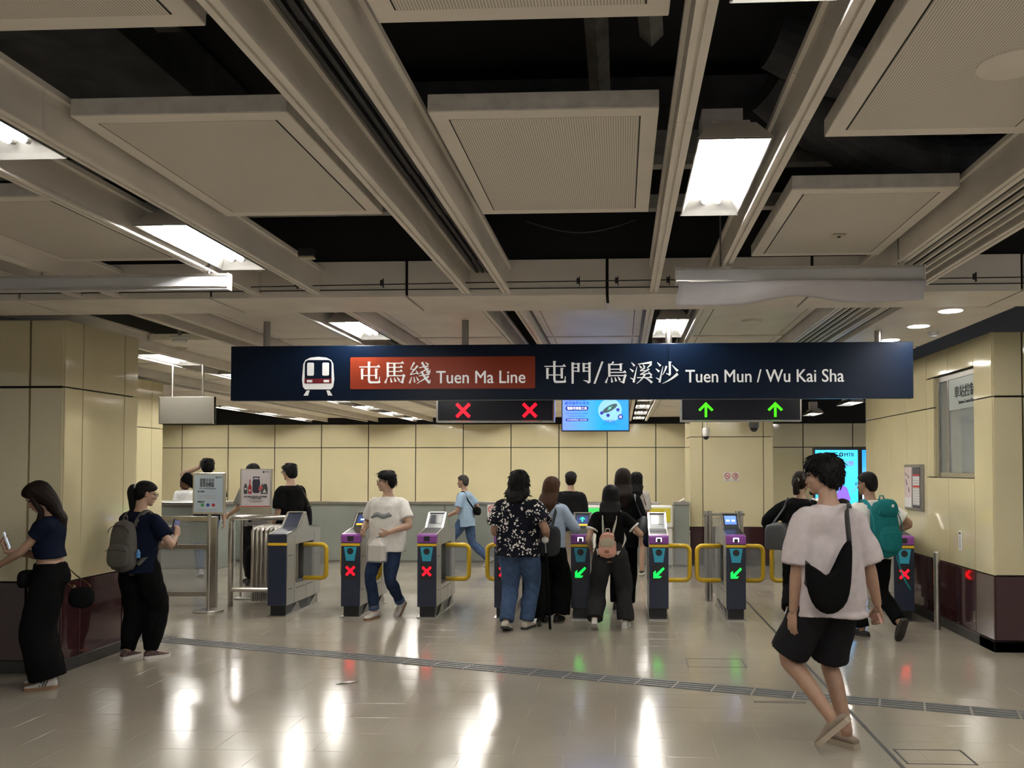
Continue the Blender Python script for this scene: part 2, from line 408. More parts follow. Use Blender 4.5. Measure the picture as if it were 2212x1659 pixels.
# services up in the void
def svc(name, m, mb): return mb.build(name, m, ceil)
for y, z in ((1.9, 3.55), (5.15, 3.5), (5.75, 3.42)):
    svc('support_channel', DSTEEL, MB().box(-7, 6, y, y+.09, z, z+.09))
svc('support_channel', DSTEEL, MB().tube([(-3.2,2.6,3.4),(-1.2,3.2,3.42),(-.4,3.05,3.45),(.1,2.9,3.45)], .035, 4))
for x0, y0, x1, y1 in ((-2.9,2.2,-1.95,3.3),(-1.75,1.9,-1.35,2.9),(-.1,2.2,-.1,4.2),(.05,2.6,.13,3.6),(-3.9,2.9,-3.1,4.2)):
    svc('cable_tray', DSTEEL, MB().tube([(x0,y0,3.55),(x1,y1,3.5)], .05, 4))
for x in (-1.035, -.995, -.955):
    svc('conduit', mat('conduit_black', (.02,.02,.022), .4), MB().tube([(x,-2,3.1),(x,6.15,3.1)], .015, 8))
svc('duct', DUCT, MB().box(-.9, 1.6, 1.2, 2.9, 3.5, 3.8)); svc('duct', DUCT, MB().box(-3.4, -2.2, 2.5, 6.0, 3.6, 3.9))
svc('duct', DUCT, MB().box(-1.7, 3.4, 4.75, 5.1, 3.55, 3.85))
pts = [(.75+.09*i, 4.35+.03*i, 3.62-.33*math.sin(math.pi*min(1, i/20))) for i in range(21)]
svc('flexible_duct', DUCT, MB().tube(pts, [.15+.012*(i % 2) for i in range(21)], 18))
pts = [(.7+.1*i, 4.0+.02*i, 3.66-.22*math.sin(math.pi*min(1, i/20))) for i in range(21)]
svc('flexible_duct', DUCT, MB().tube(pts, [.12+.01*(i % 2) for i in range(21)], 16))
for x, y in ((-1.75, 3.12), (-1.55, 3.0), (-.35, 2.55), (-.15, 2.62)):
    svc('clamp', STEELD, MB().box(x, x+.09, y, y+.03, 3.33, 3.345).box(x+.03, x+.05, y, y+.02, 3.345, 3.5))
svc('cable', RUBBER, MB().tube([(-.62+.06*i, 5.6, 3.3-.08*math.sin(math.pi*i/12)) for i in range(13)], .006, 6))

# ---- bulkhead across the hall
bulk = struct(empty('trim_1', (0, 6.2, 2.93)), 'painted metal bulkhead panels crossing the ceiling', 'bulkhead')
k = -7
while -1.56+1.46*k < 5:
    x0 = -1.56+1.46*k+.011; x1 = x0+1.46-.022
    if x0 > -9 and x0 < 3.6:
        MB().prism([(6.2-6.2,.0),(.6,0),(.6,.02),(.022,.02),(.022,.26),(0,.26)], 'x', x0, x1).build('bulkhead_panel', CEIL, bulk)
    k += 1
MB().box(-9, 6, .03, .58, .05, .9).build('bulkhead_core', BLACK, bulk)
MB().box(-9, 6, -.006, .0, .048, .054).build('bulkhead_seam', JOINT, bulk)

# ---- panelled solids: cream panels over a maroon dado and a dark plinth
def cream_panels(parent, axis, fixed, spans, zs, face, dado=.69, gap=.010, plinth=True, joint_out=.0):
    """panels on one face. axis 'y': face lies at y=fixed, spans along x; 'x': at x=fixed, spans along y. face = -1/+1 outward sign"""
    t = .03
    for (a, b) in spans:
        for i, (z0, z1) in enumerate(zs):
            a0, b0 = a+gap/2, b-gap/2
            f0, f1 = fixed, fixed - face*t
            if axis == 'y': mb = MB().bbox(a0, b0, f0, f1, z0+gap/2, z1-gap/2, .003)
            else: mb = MB().bbox(f0, f1, a0, b0, z0+gap/2, z1-gap/2, .003)
            mb.build('wall_panel', CREAM, parent)
        if dado:
            f0, f1 = fixed + face*.0, fixed - face*t
            if axis == 'y': mb = MB().bbox(a0, b0, f0, f1, .10, dado-.004, .003)
            else: mb = MB().bbox(f0, f1, a0, b0, .10, dado-.004, .003)
            mb.build('dado_panel', MAROON, parent)
def core(name, x0, x1, y0, y1, z1, label, plinth=.1, inset=.031):
    w = struct(MB().box(x0+inset, x1-inset, y0+inset, y1-inset, 0, z1-.01).build(name, JOINT), label, 'wall')
    if plinth: MB().bbox(x0-.012, x1+.012, y0-.012, y1+.012, 0, plinth, .005).build('plinth', PLINTH, w)
    return w
pl = core('wall_left', -8.0, -4.60, 6.93, 8.02, 2.92, 'cream panelled pillar with maroon base, behind the two women on phones')
cream_panels(pl, 'y', 6.93, [(-8.0,-6.6),(-6.6,-5.75),(-5.75,-4.90),(-4.90,-4.605)], [(.74,2.355),(2.355,2.92)], -1, .74, gap=.018)
cream_panels(pl, 'x', -4.60, [(6.935,7.18),(7.18,7.80),(7.80,8.02)], [(.74,2.355),(2.355,2.92)], 1, .74)
cream_panels(pl, 'y', 8.02, [(-8.0,-6.6),(-6.6,-5.4),(-5.4,-4.605)], [(.74,2.355),(2.355,2.92)], 1, .74)
p2 = core('wall_far_left', -8.2, -6.62, 11.0, 12.2, 2.92, 'pale cream pillar standing behind the nearer left pillar')
cream_panels(p2, 'y', 11.0, [(-8.2,-7.4),(-7.4,-6.75),(-6.75,-6.625)], [(.74,2.25),(2.25,2.92)], -1, .74)
cream_panels(p2, 'x', -6.62, [(11.0,11.3),(11.3,11.9),(11.9,12.2)], [(.74,2.25),(2.25,2.92)], 1, .74)
colm = core('wall_column', 1.20, 2.64, 15.2, 16.4, 2.92, 'cream panelled column with maroon base behind the gates')
cream_panels(colm, 'y', 15.2, [(1.205,1.42),(1.42,2.47),(2.47,2.635)], [(.66,2.23),(2.23,2.92)], -1, .66)
cream_panels(colm, 'x', 1.20, [(15.2,15.5),(15.5,16.1),(16.1,16.4)], [(.66,2.23),(2.23,2.92)], -1, .66)
cream_panels(colm, 'x', 2.64, [(15.2,15.5),(15.5,16.1),(16.1,16.4)], [(.66,2.23),(2.23,2.92)], 1, .66)

# ---- right-hand block: the station control room
RX, RY = 3.42, 8.16
WY0, WY1, WZ0, WZ1 = 8.58, 9.66, 1.585, 2.675
wr = struct(empty('wall_right', (RX, RY, 0)), 'cream panelled control room wall with maroon dado at the right', 'wall')
wr.location = (0,0,0)
spans = [(RY+.005,8.58),(8.58,9.25),(9.25,9.88),(9.88,10.56),(10.56,11.22),(11.22,11.93),(11.93,12.3)]
for a, b in spans:
    zs = [(.69,2.345),(2.345,2.95)]
    if a == 8.58: zs = [(.69,WZ0),(WZ1,2.95)]
    if a == 9.25: zs = [(.69,WZ0),(WZ1,2.95)]
    cream_panels(wr, 'x', RX, [(a,b)], zs, -1, .69)
MB().bbox(RX, RX+.03, WY1, 9.875, WZ0+.005, 2.34, .003).build('wall_panel', CREAM, wr)
MB().bbox(RX, RX+.03, WY1, 9.875, 2.35, WZ1-.005, .003).build('wall_panel', CREAM, wr)
cream_panels(wr, 'y', RY, [(RX+.005,3.70),(3.70,4.5),(4.5,5.3),(5.3,6.2)], [(.69,2.345),(2.345,2.95)], -1, .69, gap=.018)
MB().bbox(RX-.02, 6.2, RY-.03, RY+.3, 0, .10, .004).build('plinth', PLINTH, wr)
MB().bbox(RX-.02, RX+.3, RY-.03, 12.3, 0, .10, .004).build('plinth', PLINTH, wr)
bk = .032
MB().box(RX+bk, RX+.3, RY+bk, WY0, .0, 2.94).box(RX+bk, RX+.3, WY1, 12.28, 0, 2.94).box(RX+bk, RX+.3, WY0, WY1, 0, WZ0).box(RX+bk, RX+.3, WY0, WY1, WZ1, 2.94).box(RX+.3, 6.2, RY+bk, RY+.2, 0, 2.94).build('wall_core', JOINT, wr)
# window of the control room
ROOM = mat('office_wall', (.42, .45, .42), .7); ROOMD = mat('office_dark', (.05, .055, .06), .5)
win = struct(empty('window_1', (0,0,0)), 'recessed glass window of the station control room', 'window')
MB().bbox(RX+.05, RX+.09, WY0, WY1, WZ0, WZ0+.05, .003).build('window_sill', STEEL, win)
MB().box(RX+.05, RX+.08, WY0, WY1, WZ1-.06, WZ1).build('window_head', STEELD, win)
for y in (WY0, WY0+.78, WY1-.03): MB().bbox(RX+.05, RX+.085, y, y+.03, WZ0+.05, WZ1-.05, .003).build('window_frame', STEEL, win)
MB().box(RX+.064, RX+.07, WY0+.03, WY0+.78, WZ0+.05, WZ1-.06).build('pane', GLASS, win)
MB().box(RX+.064, RX+.07, WY0+.81, WY1-.03, WZ0+.05, WZ1-.06).build('pane', GLASSD, win)
MB().box(RX+.058, RX+.062, WY0+.03, WY0+.78, 2.29, WZ1-.06).build('frosted_band', mat('frosted_film', (.42,.47,.46), .35), win)
DKTXT = mat('dark_print', (.03, .032, .035), .6)
text('車站控制室', .135, DKTXT, win, (RX+.055, WY0+.29, 2.42), bold=.012, face='-x')
text('Station Control Room', .05, DKTXT, win, (RX+.055, WY0+.29, 2.345), bold=.012, face='-x')
MB().box(RX+.31, RX+.33, WY0-.1, WY1+.3, WZ0-.4, WZ1+.2).build('room_divider', ROOMD, win)
MB().box(RX+.24, RX+.30, WY0+.30, WY0+.42, WZ0+.03, 2.28).build('inner_post', ROOM, win)
MB().box(RX+.22, RX+.27, WY0+.02, WY0+.29, WZ0+.05, 1.95).build('inner_cabinet', ROOM, win)
MB().box(RX+.03, RX+.3, WY0, WY0+.001, WZ0, WZ1).box(RX+.03, RX+.3, WY1-.001, WY1, WZ0, WZ1).build('window_reveal', CREAM, win)
# ---- back wall with its cream panels, and walls that close the hall
wb = struct(MB().box(-14, 8, 23.55, 23.7, 0, 2.93).build('wall_back', JOINT), 'far wall of cream enamel panels beyond the gates', 'wall')
k = 0
for i in range(17):
    x0 = -13.53+1.315*i+.0
    if x0 > 7: break
    for z0, z1 in ((.1,2.25),(2.25,2.90)):
        MB().bbox(x0+.012, x0+1.315-.012, 23.52, 23.56, z0+.010, z1-.010, .004).build('wall_panel', CREAM, wb)
wl = struct(MB().box(-14.1, -14, -4, 24, 0, 3.9).build('wall_side', CREAM), 'plain cream side wall closing the hall', 'wall')
struct(MB().box(-14, 8, 23.5, 23.6, 2.915, 3.95).build('wall_upper_back', BLACK), 'black strip above the far wall', 'wall')
# ================================================================== LAMPS
def make_fixture():
    r = empty('strip_light'); L = 1.03; w = .14; h = .075
    # trough: thin sloped walls, open below (origin at the middle of its lower rim)
    hs = MB()
    prof = [(-w,0),(-w*.62,h),(w*.62,h),(w,0),(w+.006,0),(w*.62+.004,h+.006),(-w*.62-.004,h+.006),(-w-.006,0)]
    hs.prism(prof, 'y', -L/2+.07, L/2-.07)
    for s in (-1, 1):
        y0, y1 = s*(L/2), s*(L/2-.075)
        hs.add([(-w-.006,y0,0),(w+.006,y0,0),(w*.62,y1,h),(-w*.62,y1,h),(-w-.006,y0,-.004),(w+.006,y0,-.004),(w*.62+.004,y1+s*.006,h+.006),(-w*.62-.004,y1+s*.006,h+.006)],
               [(0,1,2,3),(4,7,6,5),(0,4,5,1),(1,5,6,2),(2,6,7,3),(3,7,4,0)])
        for q in (-1, 1):
            hs.add([(q*w,y0,0),(q*w,y1,0),(q*w*.62,y1,h),(q*(w+.006),y0,0),(q*(w+.006),y1,0),(q*(w*.62+.004),y1,h+.006)], [(0,1,2),(3,5,4),(0,3,4,1),(0,2,5,3)])
    hs.build('reflector', REFLECT, r)
    for s in (-1, 1):
        y0, y1 = s*(L/2+.004), s*(L/2-.070); MB().add([(-w-.008,y0,.001),(w+.008,y0,.001),(w*.62+.004,y1+s*.004,h+.012),(-w*.62-.004,y1+s*.004,h+.012),(-w-.008,y0+s*.003,.001),(w+.008,y0+s*.003,.001),(w*.62+.004,y1+s*.007,h+.012),(-w*.62-.004,y1+s*.007,h+.012)],
               [(0,1,2,3),(4,7,6,5),(0,4,5,1),(1,5,6,2),(2,6,7,3),(3,7,4,0)]).build('end_plate', CEIL, r)
    for x in (-.032, .032):
        t = MB().tube([(x,-L/2+.10,.042),(x,L/2-.10,.042)], .016, 10).build('tube', TUBEM, r)
        MB().cyl((x,-L/2+.07,.045), (x,-L/2+.10,.045), .014, n=10).cyl((x,L/2-.10,.045), (x,L/2-.07,.045), .014, n=10).build('tube_cap', STEELD, t)
    MB().box(-.09, .09, -.08, .08, .085, .30).build('hanger_bracket', CEILSIDE, r)
    MB().box(-.075, .075, -L/2+.12, L/2-.12, .082, .12).build('ballast_box', CEILSIDE, r)
    return r
fix0 = make_fixture(); first = True
def place_fix(x, y, label, group):
    global first
    o = fix0 if first else copy_tree(fix0); first = False
    o.location = (x, y, 2.975); tag(o, label, 'strip light', group)
place_fix(.45, 3.9, 'lit twin tube strip light near the top, beside the ribbed panels', 'strip lights of the near ceiling')
place_fix(.45, 1.87, 'lit strip light cut by the top edge of the view', 'strip lights of the near ceiling')
place_fix(-2.455, 4.97, 'lit twin tube strip light beside the smoke detector, between two beams', 'strip lights of the near ceiling')
place_fix(-2.455, 2.95, 'strip light cut by the left edge of the view', 'strip lights of the near ceiling')
for x, y in ((.45,-.2),(.45,-2.2),(3.33,-1.2),(3.33,.9),(3.33,2.95),(3.33,4.97)):
    place_fix(x, y, 'strip light of the near ceiling out of view', 'strip lights of the near ceiling')
row = {-8.25: 'far left', -5.38: 'left', -2.455: 'middle', .45: 'gate', 3.33: 'right'}
for x in (-11.2, -8.25, -5.38, -2.455, .45):  # the leftmost row is an addition that lifts the light on the far wall
    for k in range(8):
        y = 8.02+2.03*k
        if x < -8 and k < 2: continue
        nm = {-11.2: 'in the row added to brighten the left of the far wall', -8.25: 'in the outermost row beyond the pale pillar', -5.38: 'in the row above the hanging blank board', -2.455: 'in the row left of the emblem sign', .45: 'in the row over the two way arrows'}[x]
        place_fix(x, y, 'lit strip light %s, %s from the bulkhead' % (nm, ['nearest', 'second', 'third', 'fourth', 'fifth', 'sixth', 'seventh', 'eighth'][k]), 'strip lights of the far ceiling')
for x, y in ((4.6, 13.6), (4.6, 17.6), (4.6, 21.0)):
    place_fix(x, y, 'strip light over the passage beyond the control room', 'strip lights of the passage')
# round downlights
for i, y in enumerate((6.94, 7.68, 8.50, 9.4, 10.4, 11.4)):
    d = thing('downlight', ['round lit downlight nearest the bulkhead on the right', 'second round downlight from the bulkhead', 'third round downlight, just above the sign end'][i] if i < 3 else 'round downlight hidden behind the hanging sign', 'downlight', (2.6, y, 2.93), 0, 'round downlights by the control room')
    MB().lathe([(.10,-.008),(.10,.004),(.085,.004),(.085,-.008)], n=28).build('trim_ring', CEIL, d)
    MB().lathe([(.0,-.010),(.086,-.010),(.086,-.002),(0,-.002)], n=28).build('lens', DOWNM, d)
# detectors, speakers
def detector(label, x, y, z, r=.05, m=None, name='smoke_detector', h=.045):
    d = thing(name, label, 'detector', (x, y, z)); m = m or IVORY
    MB().lathe([(0,0),(r,0),(r,-h*.4),(r*.8,-h*.55),(r*.8,-h*.7),(r*.75,-h),(0,-h)], n=24).build('body', m, d, smooth=False)
    MB().lathe([(r*.81,-h*.56),(r*.81,-h*.62),(r*.7,-h*.62),(r*.7,-h*.56)], n=24).build('vent_ring', BLACKPLASTIC, d)
detector('ivory smoke detector beside the strip light on the left', -2.79, 4.52, 3.09, .05, h=.06)
detector('grey round smoke detector on the strip between downlights', 2.86, 8.05, 2.93, .05, GREYMETAL, h=.05)
detector('white round detector hanging in the dark gap above the left pillar', -4.35, 8.3, 2.98, .09, WHITEPLASTIC, h=.06)
MB().cyl((-4.35,8.3,2.98), (-4.35,8.3,3.96), .02, n=8).build('detector_drop_rod', STEELD, ceil)
detector('small ivory detector on the plain ceiling panel left of the sign', -5.0, 9.6, 3.055, .06, h=.02)
sp = thing('ceiling_speaker', 'round perforated ceiling loudspeaker in the right-hand ribbed panel', 'loudspeaker', (1.33, 2.98, 3.055))
MB().lathe([(0,-.006),(.085,-.006),(.098,-.002),(.10,.002),(0,.002)], n=36).build('grille', PERF, sp)
MB().lathe([(.098,-.008),(.112,-.004),(.112,.002),(.098,.002)], n=36).build('rim', CEIL, sp)
tb = thing('ceiling_tag', 'small ivory cover plate on the ribbed panel at the right', 'cover plate', (1.28, 5.12, 3.054))
MB().bbox(-.04, .04, -.02, .02, -.012, 0).build('plate', IVORY, tb); MB().cyl((.0,0,-.018), (.0,0,-.012), .01).build('sensor', BLACKPLASTIC, tb)
tb = thing('junction_box', 'small black and ivory box under the black pipe', 'junction box', (-2.06, 5.55, 3.07))
MB().bbox(-.05, .05, -.03, .03, 0, .05).build('box_body', BLACKPLASTIC, tb); MB().bbox(-.05, .05, -.03, .03, -.015, 0).build('box_lid', IVORY, tb)
detector('flat white round speaker in the ceiling panel beyond the bulkhead on the right', 1.22, 8.1, 3.054, .10, CEIL, 'ceiling_disc', h=.012)

# ================================================================== HANGING RAILS
def rail(label, x0, x1, y, z0, z1, rods, banner=False):
    r = thing('hanging_rail', label, 'hanging rail', ((x0+x1)/2, y, z0)); w = (x1-x0)/2
    MB().prism([(-.02,.0),(.03,.0),(.03,.10),(-.02,.10)], 'x', -w, w).build('trunking', GREYMETAL, r)
    MB().box(-w, w, -.028, -.02, .008, .02).box(-w, w, -.028, -.02, .085, .1).build('rail_lip', STEEL, r)
    for s in (-1, 1): MB().bbox(s*w, s*(w+.006), -.026, .034, -.004, .104, .002).build('end_cap', CEIL, r)
    for q in rods: MB().cyl((q-(x0+x1)/2, 0, .1), (q-(x0+x1)/2, 0, .62), .006, n=8).build('rod', STEELD, r)
    return r
rail('grey steel hanging rail at the left, without banner', -4.6, -2.51, 5.4, 2.825, 2.93, (-3.75, -2.64))
rb = rail('grey hanging rail with a curled white banner at the right', .345, 1.86, 5.4, 2.83, 2.925, (.62, 1.71))
BAN = mat('banner_back', (.60, .585, .63), .6, noise=.03)
bn = MB(); nx, nz = 40, 8; rows = []
for i in range(nx+1):
    u = i/nx; x = -.755+1.51*u
    sag = .15 - .06*math.exp(-((u-.5)/.16)**2) - .022*u
    for j in range(nz+1):
        t = j/nz
        y = -.03 - .02*t + .09*t*t*(.4+.9*math.sin(math.pi*u)) + .01*math.sin(9*u+2*t)
        rows.append((x + .01*math.sin(6*t), y, .012 - sag*t))
fs = [(i*(nz+1)+j, (i+1)*(nz+1)+j, (i+1)*(nz+1)+j+1, i*(nz+1)+j+1) for i in range(nx) for j in range(nz)]
bo = bn.add(rows, fs).build('banner_sheet', BAN, rb, smooth=True, fix=False)
md = bo.modifiers.new('s', 'SOLIDIFY'); md.thickness = .002
wire = thing('support_wire', 'thin wire with small clips strung below the bulkhead', 'wire', (0, 6.05, 3.0))
MB().tube([(-2.75,0,-.02),(-1,0,-.005),(.3,0,0),(2.2,0,-.01),(4,0,0)], .004, 6).build('wire', RUBBER, wire)
for x in (-2.32, -1.7, -1.16, -.30, -.03, .33, 2.43):
    MB().box(x-.012, x+.012, -.006, .006, -.02, .02).box(x+.006, x+.012, -.01, .01, -.035, .03).build('clip', BLACKPLASTIC, wire)

# ================================================================== MAIN SIGN
def stroke_poly(p0, p1, w0, w1, bend=0.0, n=8):
    p0, p1 = np.array(p0, float), np.array(p1, float); d = p1-p0; nrm = np.array([-d[1], d[0]])/(np.linalg.norm(d)+1e-9)
    c = (p0+p1)/2 + nrm*bend; L, R = [], []
    for i in range(n+1):
        t = i/n; q = (1-t)**2*p0 + 2*t*(1-t)*c + t*t*p1
        dd = 2*(1-t)*(c-p0) + 2*t*(p1-c); nn = np.array([-dd[1], dd[0]])/(np.linalg.norm(dd)+1e-9)
        w = w0+(w1-w0)*t; L.append(tuple(q+nn*w/2)); R.append(tuple(q-nn*w/2))
    return L + R[::-1]
def Hs(x1, x2, y, serif=True):
    p = [[(x1,y-2.3),(x2,y-2.3),(x2,y+2.3),(x1,y+2.3)]]
    if serif: p.append([(x2-15,y+2),(x2-6,y+10),(x2+2,y-2.3)])
    return p
def Vs(x, y1, y2, w=10):
    return [[(x-w/2,y2),(x+w/2,y2),(x+w/2,y1-3),(x+w/2+5,y1+1),(x-w/2-1,y1+3)]]
def T(p0, p1, w0, w1, b=0): return [stroke_poly(p0, p1, w0, w1, b)]
def dotd(p0, p1, w=11): return [stroke_poly(p0, p1, 2.5, w, 0, 5)]
TUN = Hs(0,97,78) + Vs(46,100,16) + [[(41,18),(51,18),(53,12),(58,11),(88,11),(92,15),(95,32),(98,32),(97,14),(101,8),(96,2),(52,1),(44,5)]] + Vs(14,68,20) + Vs(80,68,22) + Hs(14,80,38,False)
MA = Vs(17,97,31) + Hs(17,92,95) + Vs(48,95,35,9) + Hs(17,86,76) + Hs(17,86,57) + Hs(17,92,37,False) + T((94,38),(86,6),10,9,-3) + T((90,4),(68,12),9,1.5) + [[(84,39.5),(92,45),(101,37),(96,33)]] + dotd((16,30),(5,3),10) + dotd((30,29),(35,6),10) + dotd((47,29),(54,9),10) + dotd((60,31),(72,15),10)
SIN = T((24,100),(6,68),9,3) + T((6,68),(24,66),4,4) + T((40,84),(4,42),9,3) + T((4,42),(38,50),4,4) + dotd((32,62),(42,44),8) + dotd((12,32),(2,2),8) + dotd((23,32),(26,6),8) + dotd((34,32),(44,14),8) \
    + T((46,74),(90,82),4,6) + T((60,100),(95,52),10,9,-6) + T((96,50),(99,68),6,1.5) + T((90,72),(46,46),8,2) + dotd((76,100),(90,88),9) \
    + T((46,36),(96,44),4,6) + T((58,58),(96,3),9,11,-6) + T((96,2),(100,20),7,1.5) + T((92,34),(36,0),9,2) + dotd((78,56),(92,46),8)
MUN = Vs(9,98,-2) + Hs(9,38,93,False) + Vs(37,95,54) + Hs(9,37,75,False) + Hs(9,37,58,False) + Vs(62,95,54) + Hs(62,92,93,False) + Hs(62,90,75,False) + Hs(62,90,58,False) + Vs(90,98,6) + [[(85,10),(95,10),(94,4),(84,-2),(76,6),(60,13),(60,15),(78,13)]]
WU = T((38,101),(26,88),9,4) + Vs(18,90,31) + Hs(18,72,88,False) + Vs(72,91,58) + Hs(18,72,66,False) + Hs(18,97,51) + Hs(18,96,36,False) + T((94,37),(85,4),10,10,-3) + T((88,2),(66,10),9,1.5) + [[(86,38),(93,44),(101,36),(95,32)]] + dotd((12,30),(1,2),10) + dotd((28,29),(31,4),10) + dotd((44,29),(50,9),10) + dotd((58,31),(69,15),10)
WAT = dotd((4,97),(19,80),10) + dotd((-3,68),(13,54),10) + T((30,78),(14,4),2,10) + T((-2,26),(12,18),2,6)
KAI = WAT + T((98,96),(34,88),11,3) + dotd((40,84),(50,70),9) + dotd((58,86),(65,74),9) + T((96,88),(76,70),9,3) + T((66,72),(44,58),7,3) + T((44,57),(66,60),4,4) + T((86,66),(44,40),8,3) + T((44,40),(86,45),4,5) + dotd((82,54),(97,36),10) + Hs(30,100,26) + T((66,40),(28,-2),9,2,6) + T((64,27),(99,2),4,11,4)
SHA = WAT + Vs(62,98,40,9) + T((64,38),(44,46),9,1.5) + T((46,80),(28,38),9,2,4) + dotd((72,84),(98,56),11) + T((98,44),(26,-2),13,2,8)
SLASH = [[(0,-2),(9,-2),(45,98),(36,98)]]
def glyph(polys, x, z, s, y, m, parent, name='lettering'):
    mb = MB()
    for k, p in enumerate(polys): mb.prism([(x+u*s/100, z+v*s/100) for u, v in p], 'y', y - .0001*k, y+.002)
    return mb.build(name, m, parent, fix=False)
SY = 7.9; SCL = SY/7.8
def sx(px): return (px-1342)/1870*1.0
sign = thing('hanging_sign', 'long dark navy hanging direction sign with white train emblem and Chinese lettering', 'sign', (0, 0, 0))
X0, X1, Z0, Z1 = -3.645, 2.625, 2.312, 2.822
MB().bbox(X0, .43, SY, SY+.09, Z0, Z1, .004).build('sign_board', SIGNNAVY, sign); MB().bbox(.433, X1, SY, SY+.09, Z0, Z1, .004).build('sign_board', SIGNNAVY, sign)
for x in (-3.324, -1.446, .436, 2.329): MB().cyl((x, SY+.05, Z1-.01), (x, SY+.05, {.436: 2.968, 2.329: 2.935}.get(x, 3.06)), .032, n=14).build('hanging_post', STEELD, sign)
def spx(px, py):       # picture measure of a print on the board's front plane
    yaw = math.atan2(92,1870); pit = math.atan2(54, math.hypot(1870,92))
    R = np.array([math.cos(yaw), math.sin(yaw), 0]); F = np.array([-math.sin(yaw)*math.cos(pit), math.cos(yaw)*math.cos(pit), math.sin(pit)]); U = np.cross(R, F)
    d = (px-PPX)/FPX*R + (PPY-py)/FPX*U + F; p = np.array([0,0,1.68]) + d*(SY/d[1]); return p[0], p[2]
fx0, fz1 = spx(757, 772); fx1, fz0 = spx(1156, 839)
def rrect(x0, x1, z0, z1, r, n=5):
    P = []
    for cx, cz, a in ((x1-r, z0+r, -90), (x1-r, z1-r, 0), (x0+r, z1-r, 90), (x0+r, z0+r, 180)):
        for i in range(n+1): t = math.radians(a+90*i/n); P.append((cx+r*math.cos(t), cz+r*math.sin(t)))
    return P
MB().prism(rrect(fx0, fx1, fz0, fz1, .012), 'y', SY-.003, SY+.001).build('line_name_plate', SIGNRED, sign)
for G, px0, pxe in ((TUN, 776, 822), (MA, 830, 876), (SIN, 884, 930)):
    gx, gz = spx(px0, 829); ge, _ = spx(pxe, 829); glyph(G, gx, gz, (ge-gx), SY-.005, SIGNWHITE, sign)
for G, px0, pxe in ((TUN, 1176, 1223), (MUN, 1233, 1278), (SLASH, 1282, 1330), (WU, 1308, 1354), (KAI, 1362, 1409), (SHA, 1418, 1465)):
    gx, gz = spx(px0, 828); ge, _ = spx(pxe, 828); glyph(G, gx, gz, (ge-gx), SY-.003, SIGNWHITE, sign)
ax, az = spx(943, 828); bx, _ = spx(1135, 828)
text('Tuen Ma Line', .165, SIGNWHITE, sign, ((ax+bx)/2, SY-.004, az), bold=.012, width=bx-ax)
ax, az = spx(1481, 826); bx, _ = spx(1823, 826)
text('Tuen Mun / Wu Kai Sha', .165, SIGNWHITE, sign, ((ax+bx)/2, SY-.002, az), bold=.012, width=bx-ax)
# emblem: train front
ex0, ez1 = spx(653, 771); ex1, ez0 = spx(722, 841); cxm = (ex0+ex1)/2; ew = (ex1-ex0)/2; eh = ez1-ez0
def trainp(s, top, bot):
    return [(cxm-ew*s*.80, bot), (cxm+ew*s*.80, bot), (cxm+ew*s*.94, bot+eh*.08), (cxm+ew*s, bot+eh*.3), (cxm+ew*s*.93, top-eh*.22), (cxm+ew*s*.80, top-eh*.10), (cxm+ew*s*.5, top-eh*.025), (cxm, top), (cxm-ew*s*.5, top-eh*.025), (cxm-ew*s*.80, top-eh*.10), (cxm-ew*s*.93, top-eh*.22), (cxm-ew*s, bot+eh*.3), (cxm-ew*s*.94, bot+eh*.08)]
em = MB().prism(trainp(1, ez1, ez0), 'y', SY-.002, SY+.001).build('train_emblem', SIGNWHITE, sign)
MB().prism(rrect(cxm-ew*.83, cxm+ew*.83, ez0+eh*.18, ez1-eh*.10, .035), 'y', SY-.0035, SY).build('emblem_window_field', SIGNNAVY, em)
for s in (-1, 1):
    MB().prism(rrect(cxm+s*ew*.47-ew*.21, cxm+s*ew*.47+ew*.21, ez0+eh*.42, ez1-eh*.18, .012), 'y', SY-.005, SY).build('emblem_window', SIGNWHITE, em)
MB().prism([(cxm-ew*.84,ez0+eh*.18),(cxm+ew*.84,ez0+eh*.18),(cxm+ew*.84,ez0+eh*.33),(cxm-ew*.84,ez0+eh*.33)], 'y', SY-.0048, SY).build('emblem_band', DKRED, em)
for s in (-1, 1):
    MB().prism(rrect(cxm+s*ew*.52-ew*.17, cxm+s*ew*.52+ew*.17, ez0+eh*.215, ez0+eh*.29, .004), 'y', SY-.006, SY).build('emblem_headlight', SIGNWHITE, em)
    MB().prism([(cxm+s*ew*.52,ez0-eh*.03),(cxm+s*ew*.70,ez0-eh*.03),(cxm+s*ew*.90,ez0-eh*.19),(cxm+s*ew*.62,ez0-eh*.19)], 'y', SY-.003, SY+.001).build('emblem_rail', SIGNWHITE, em)

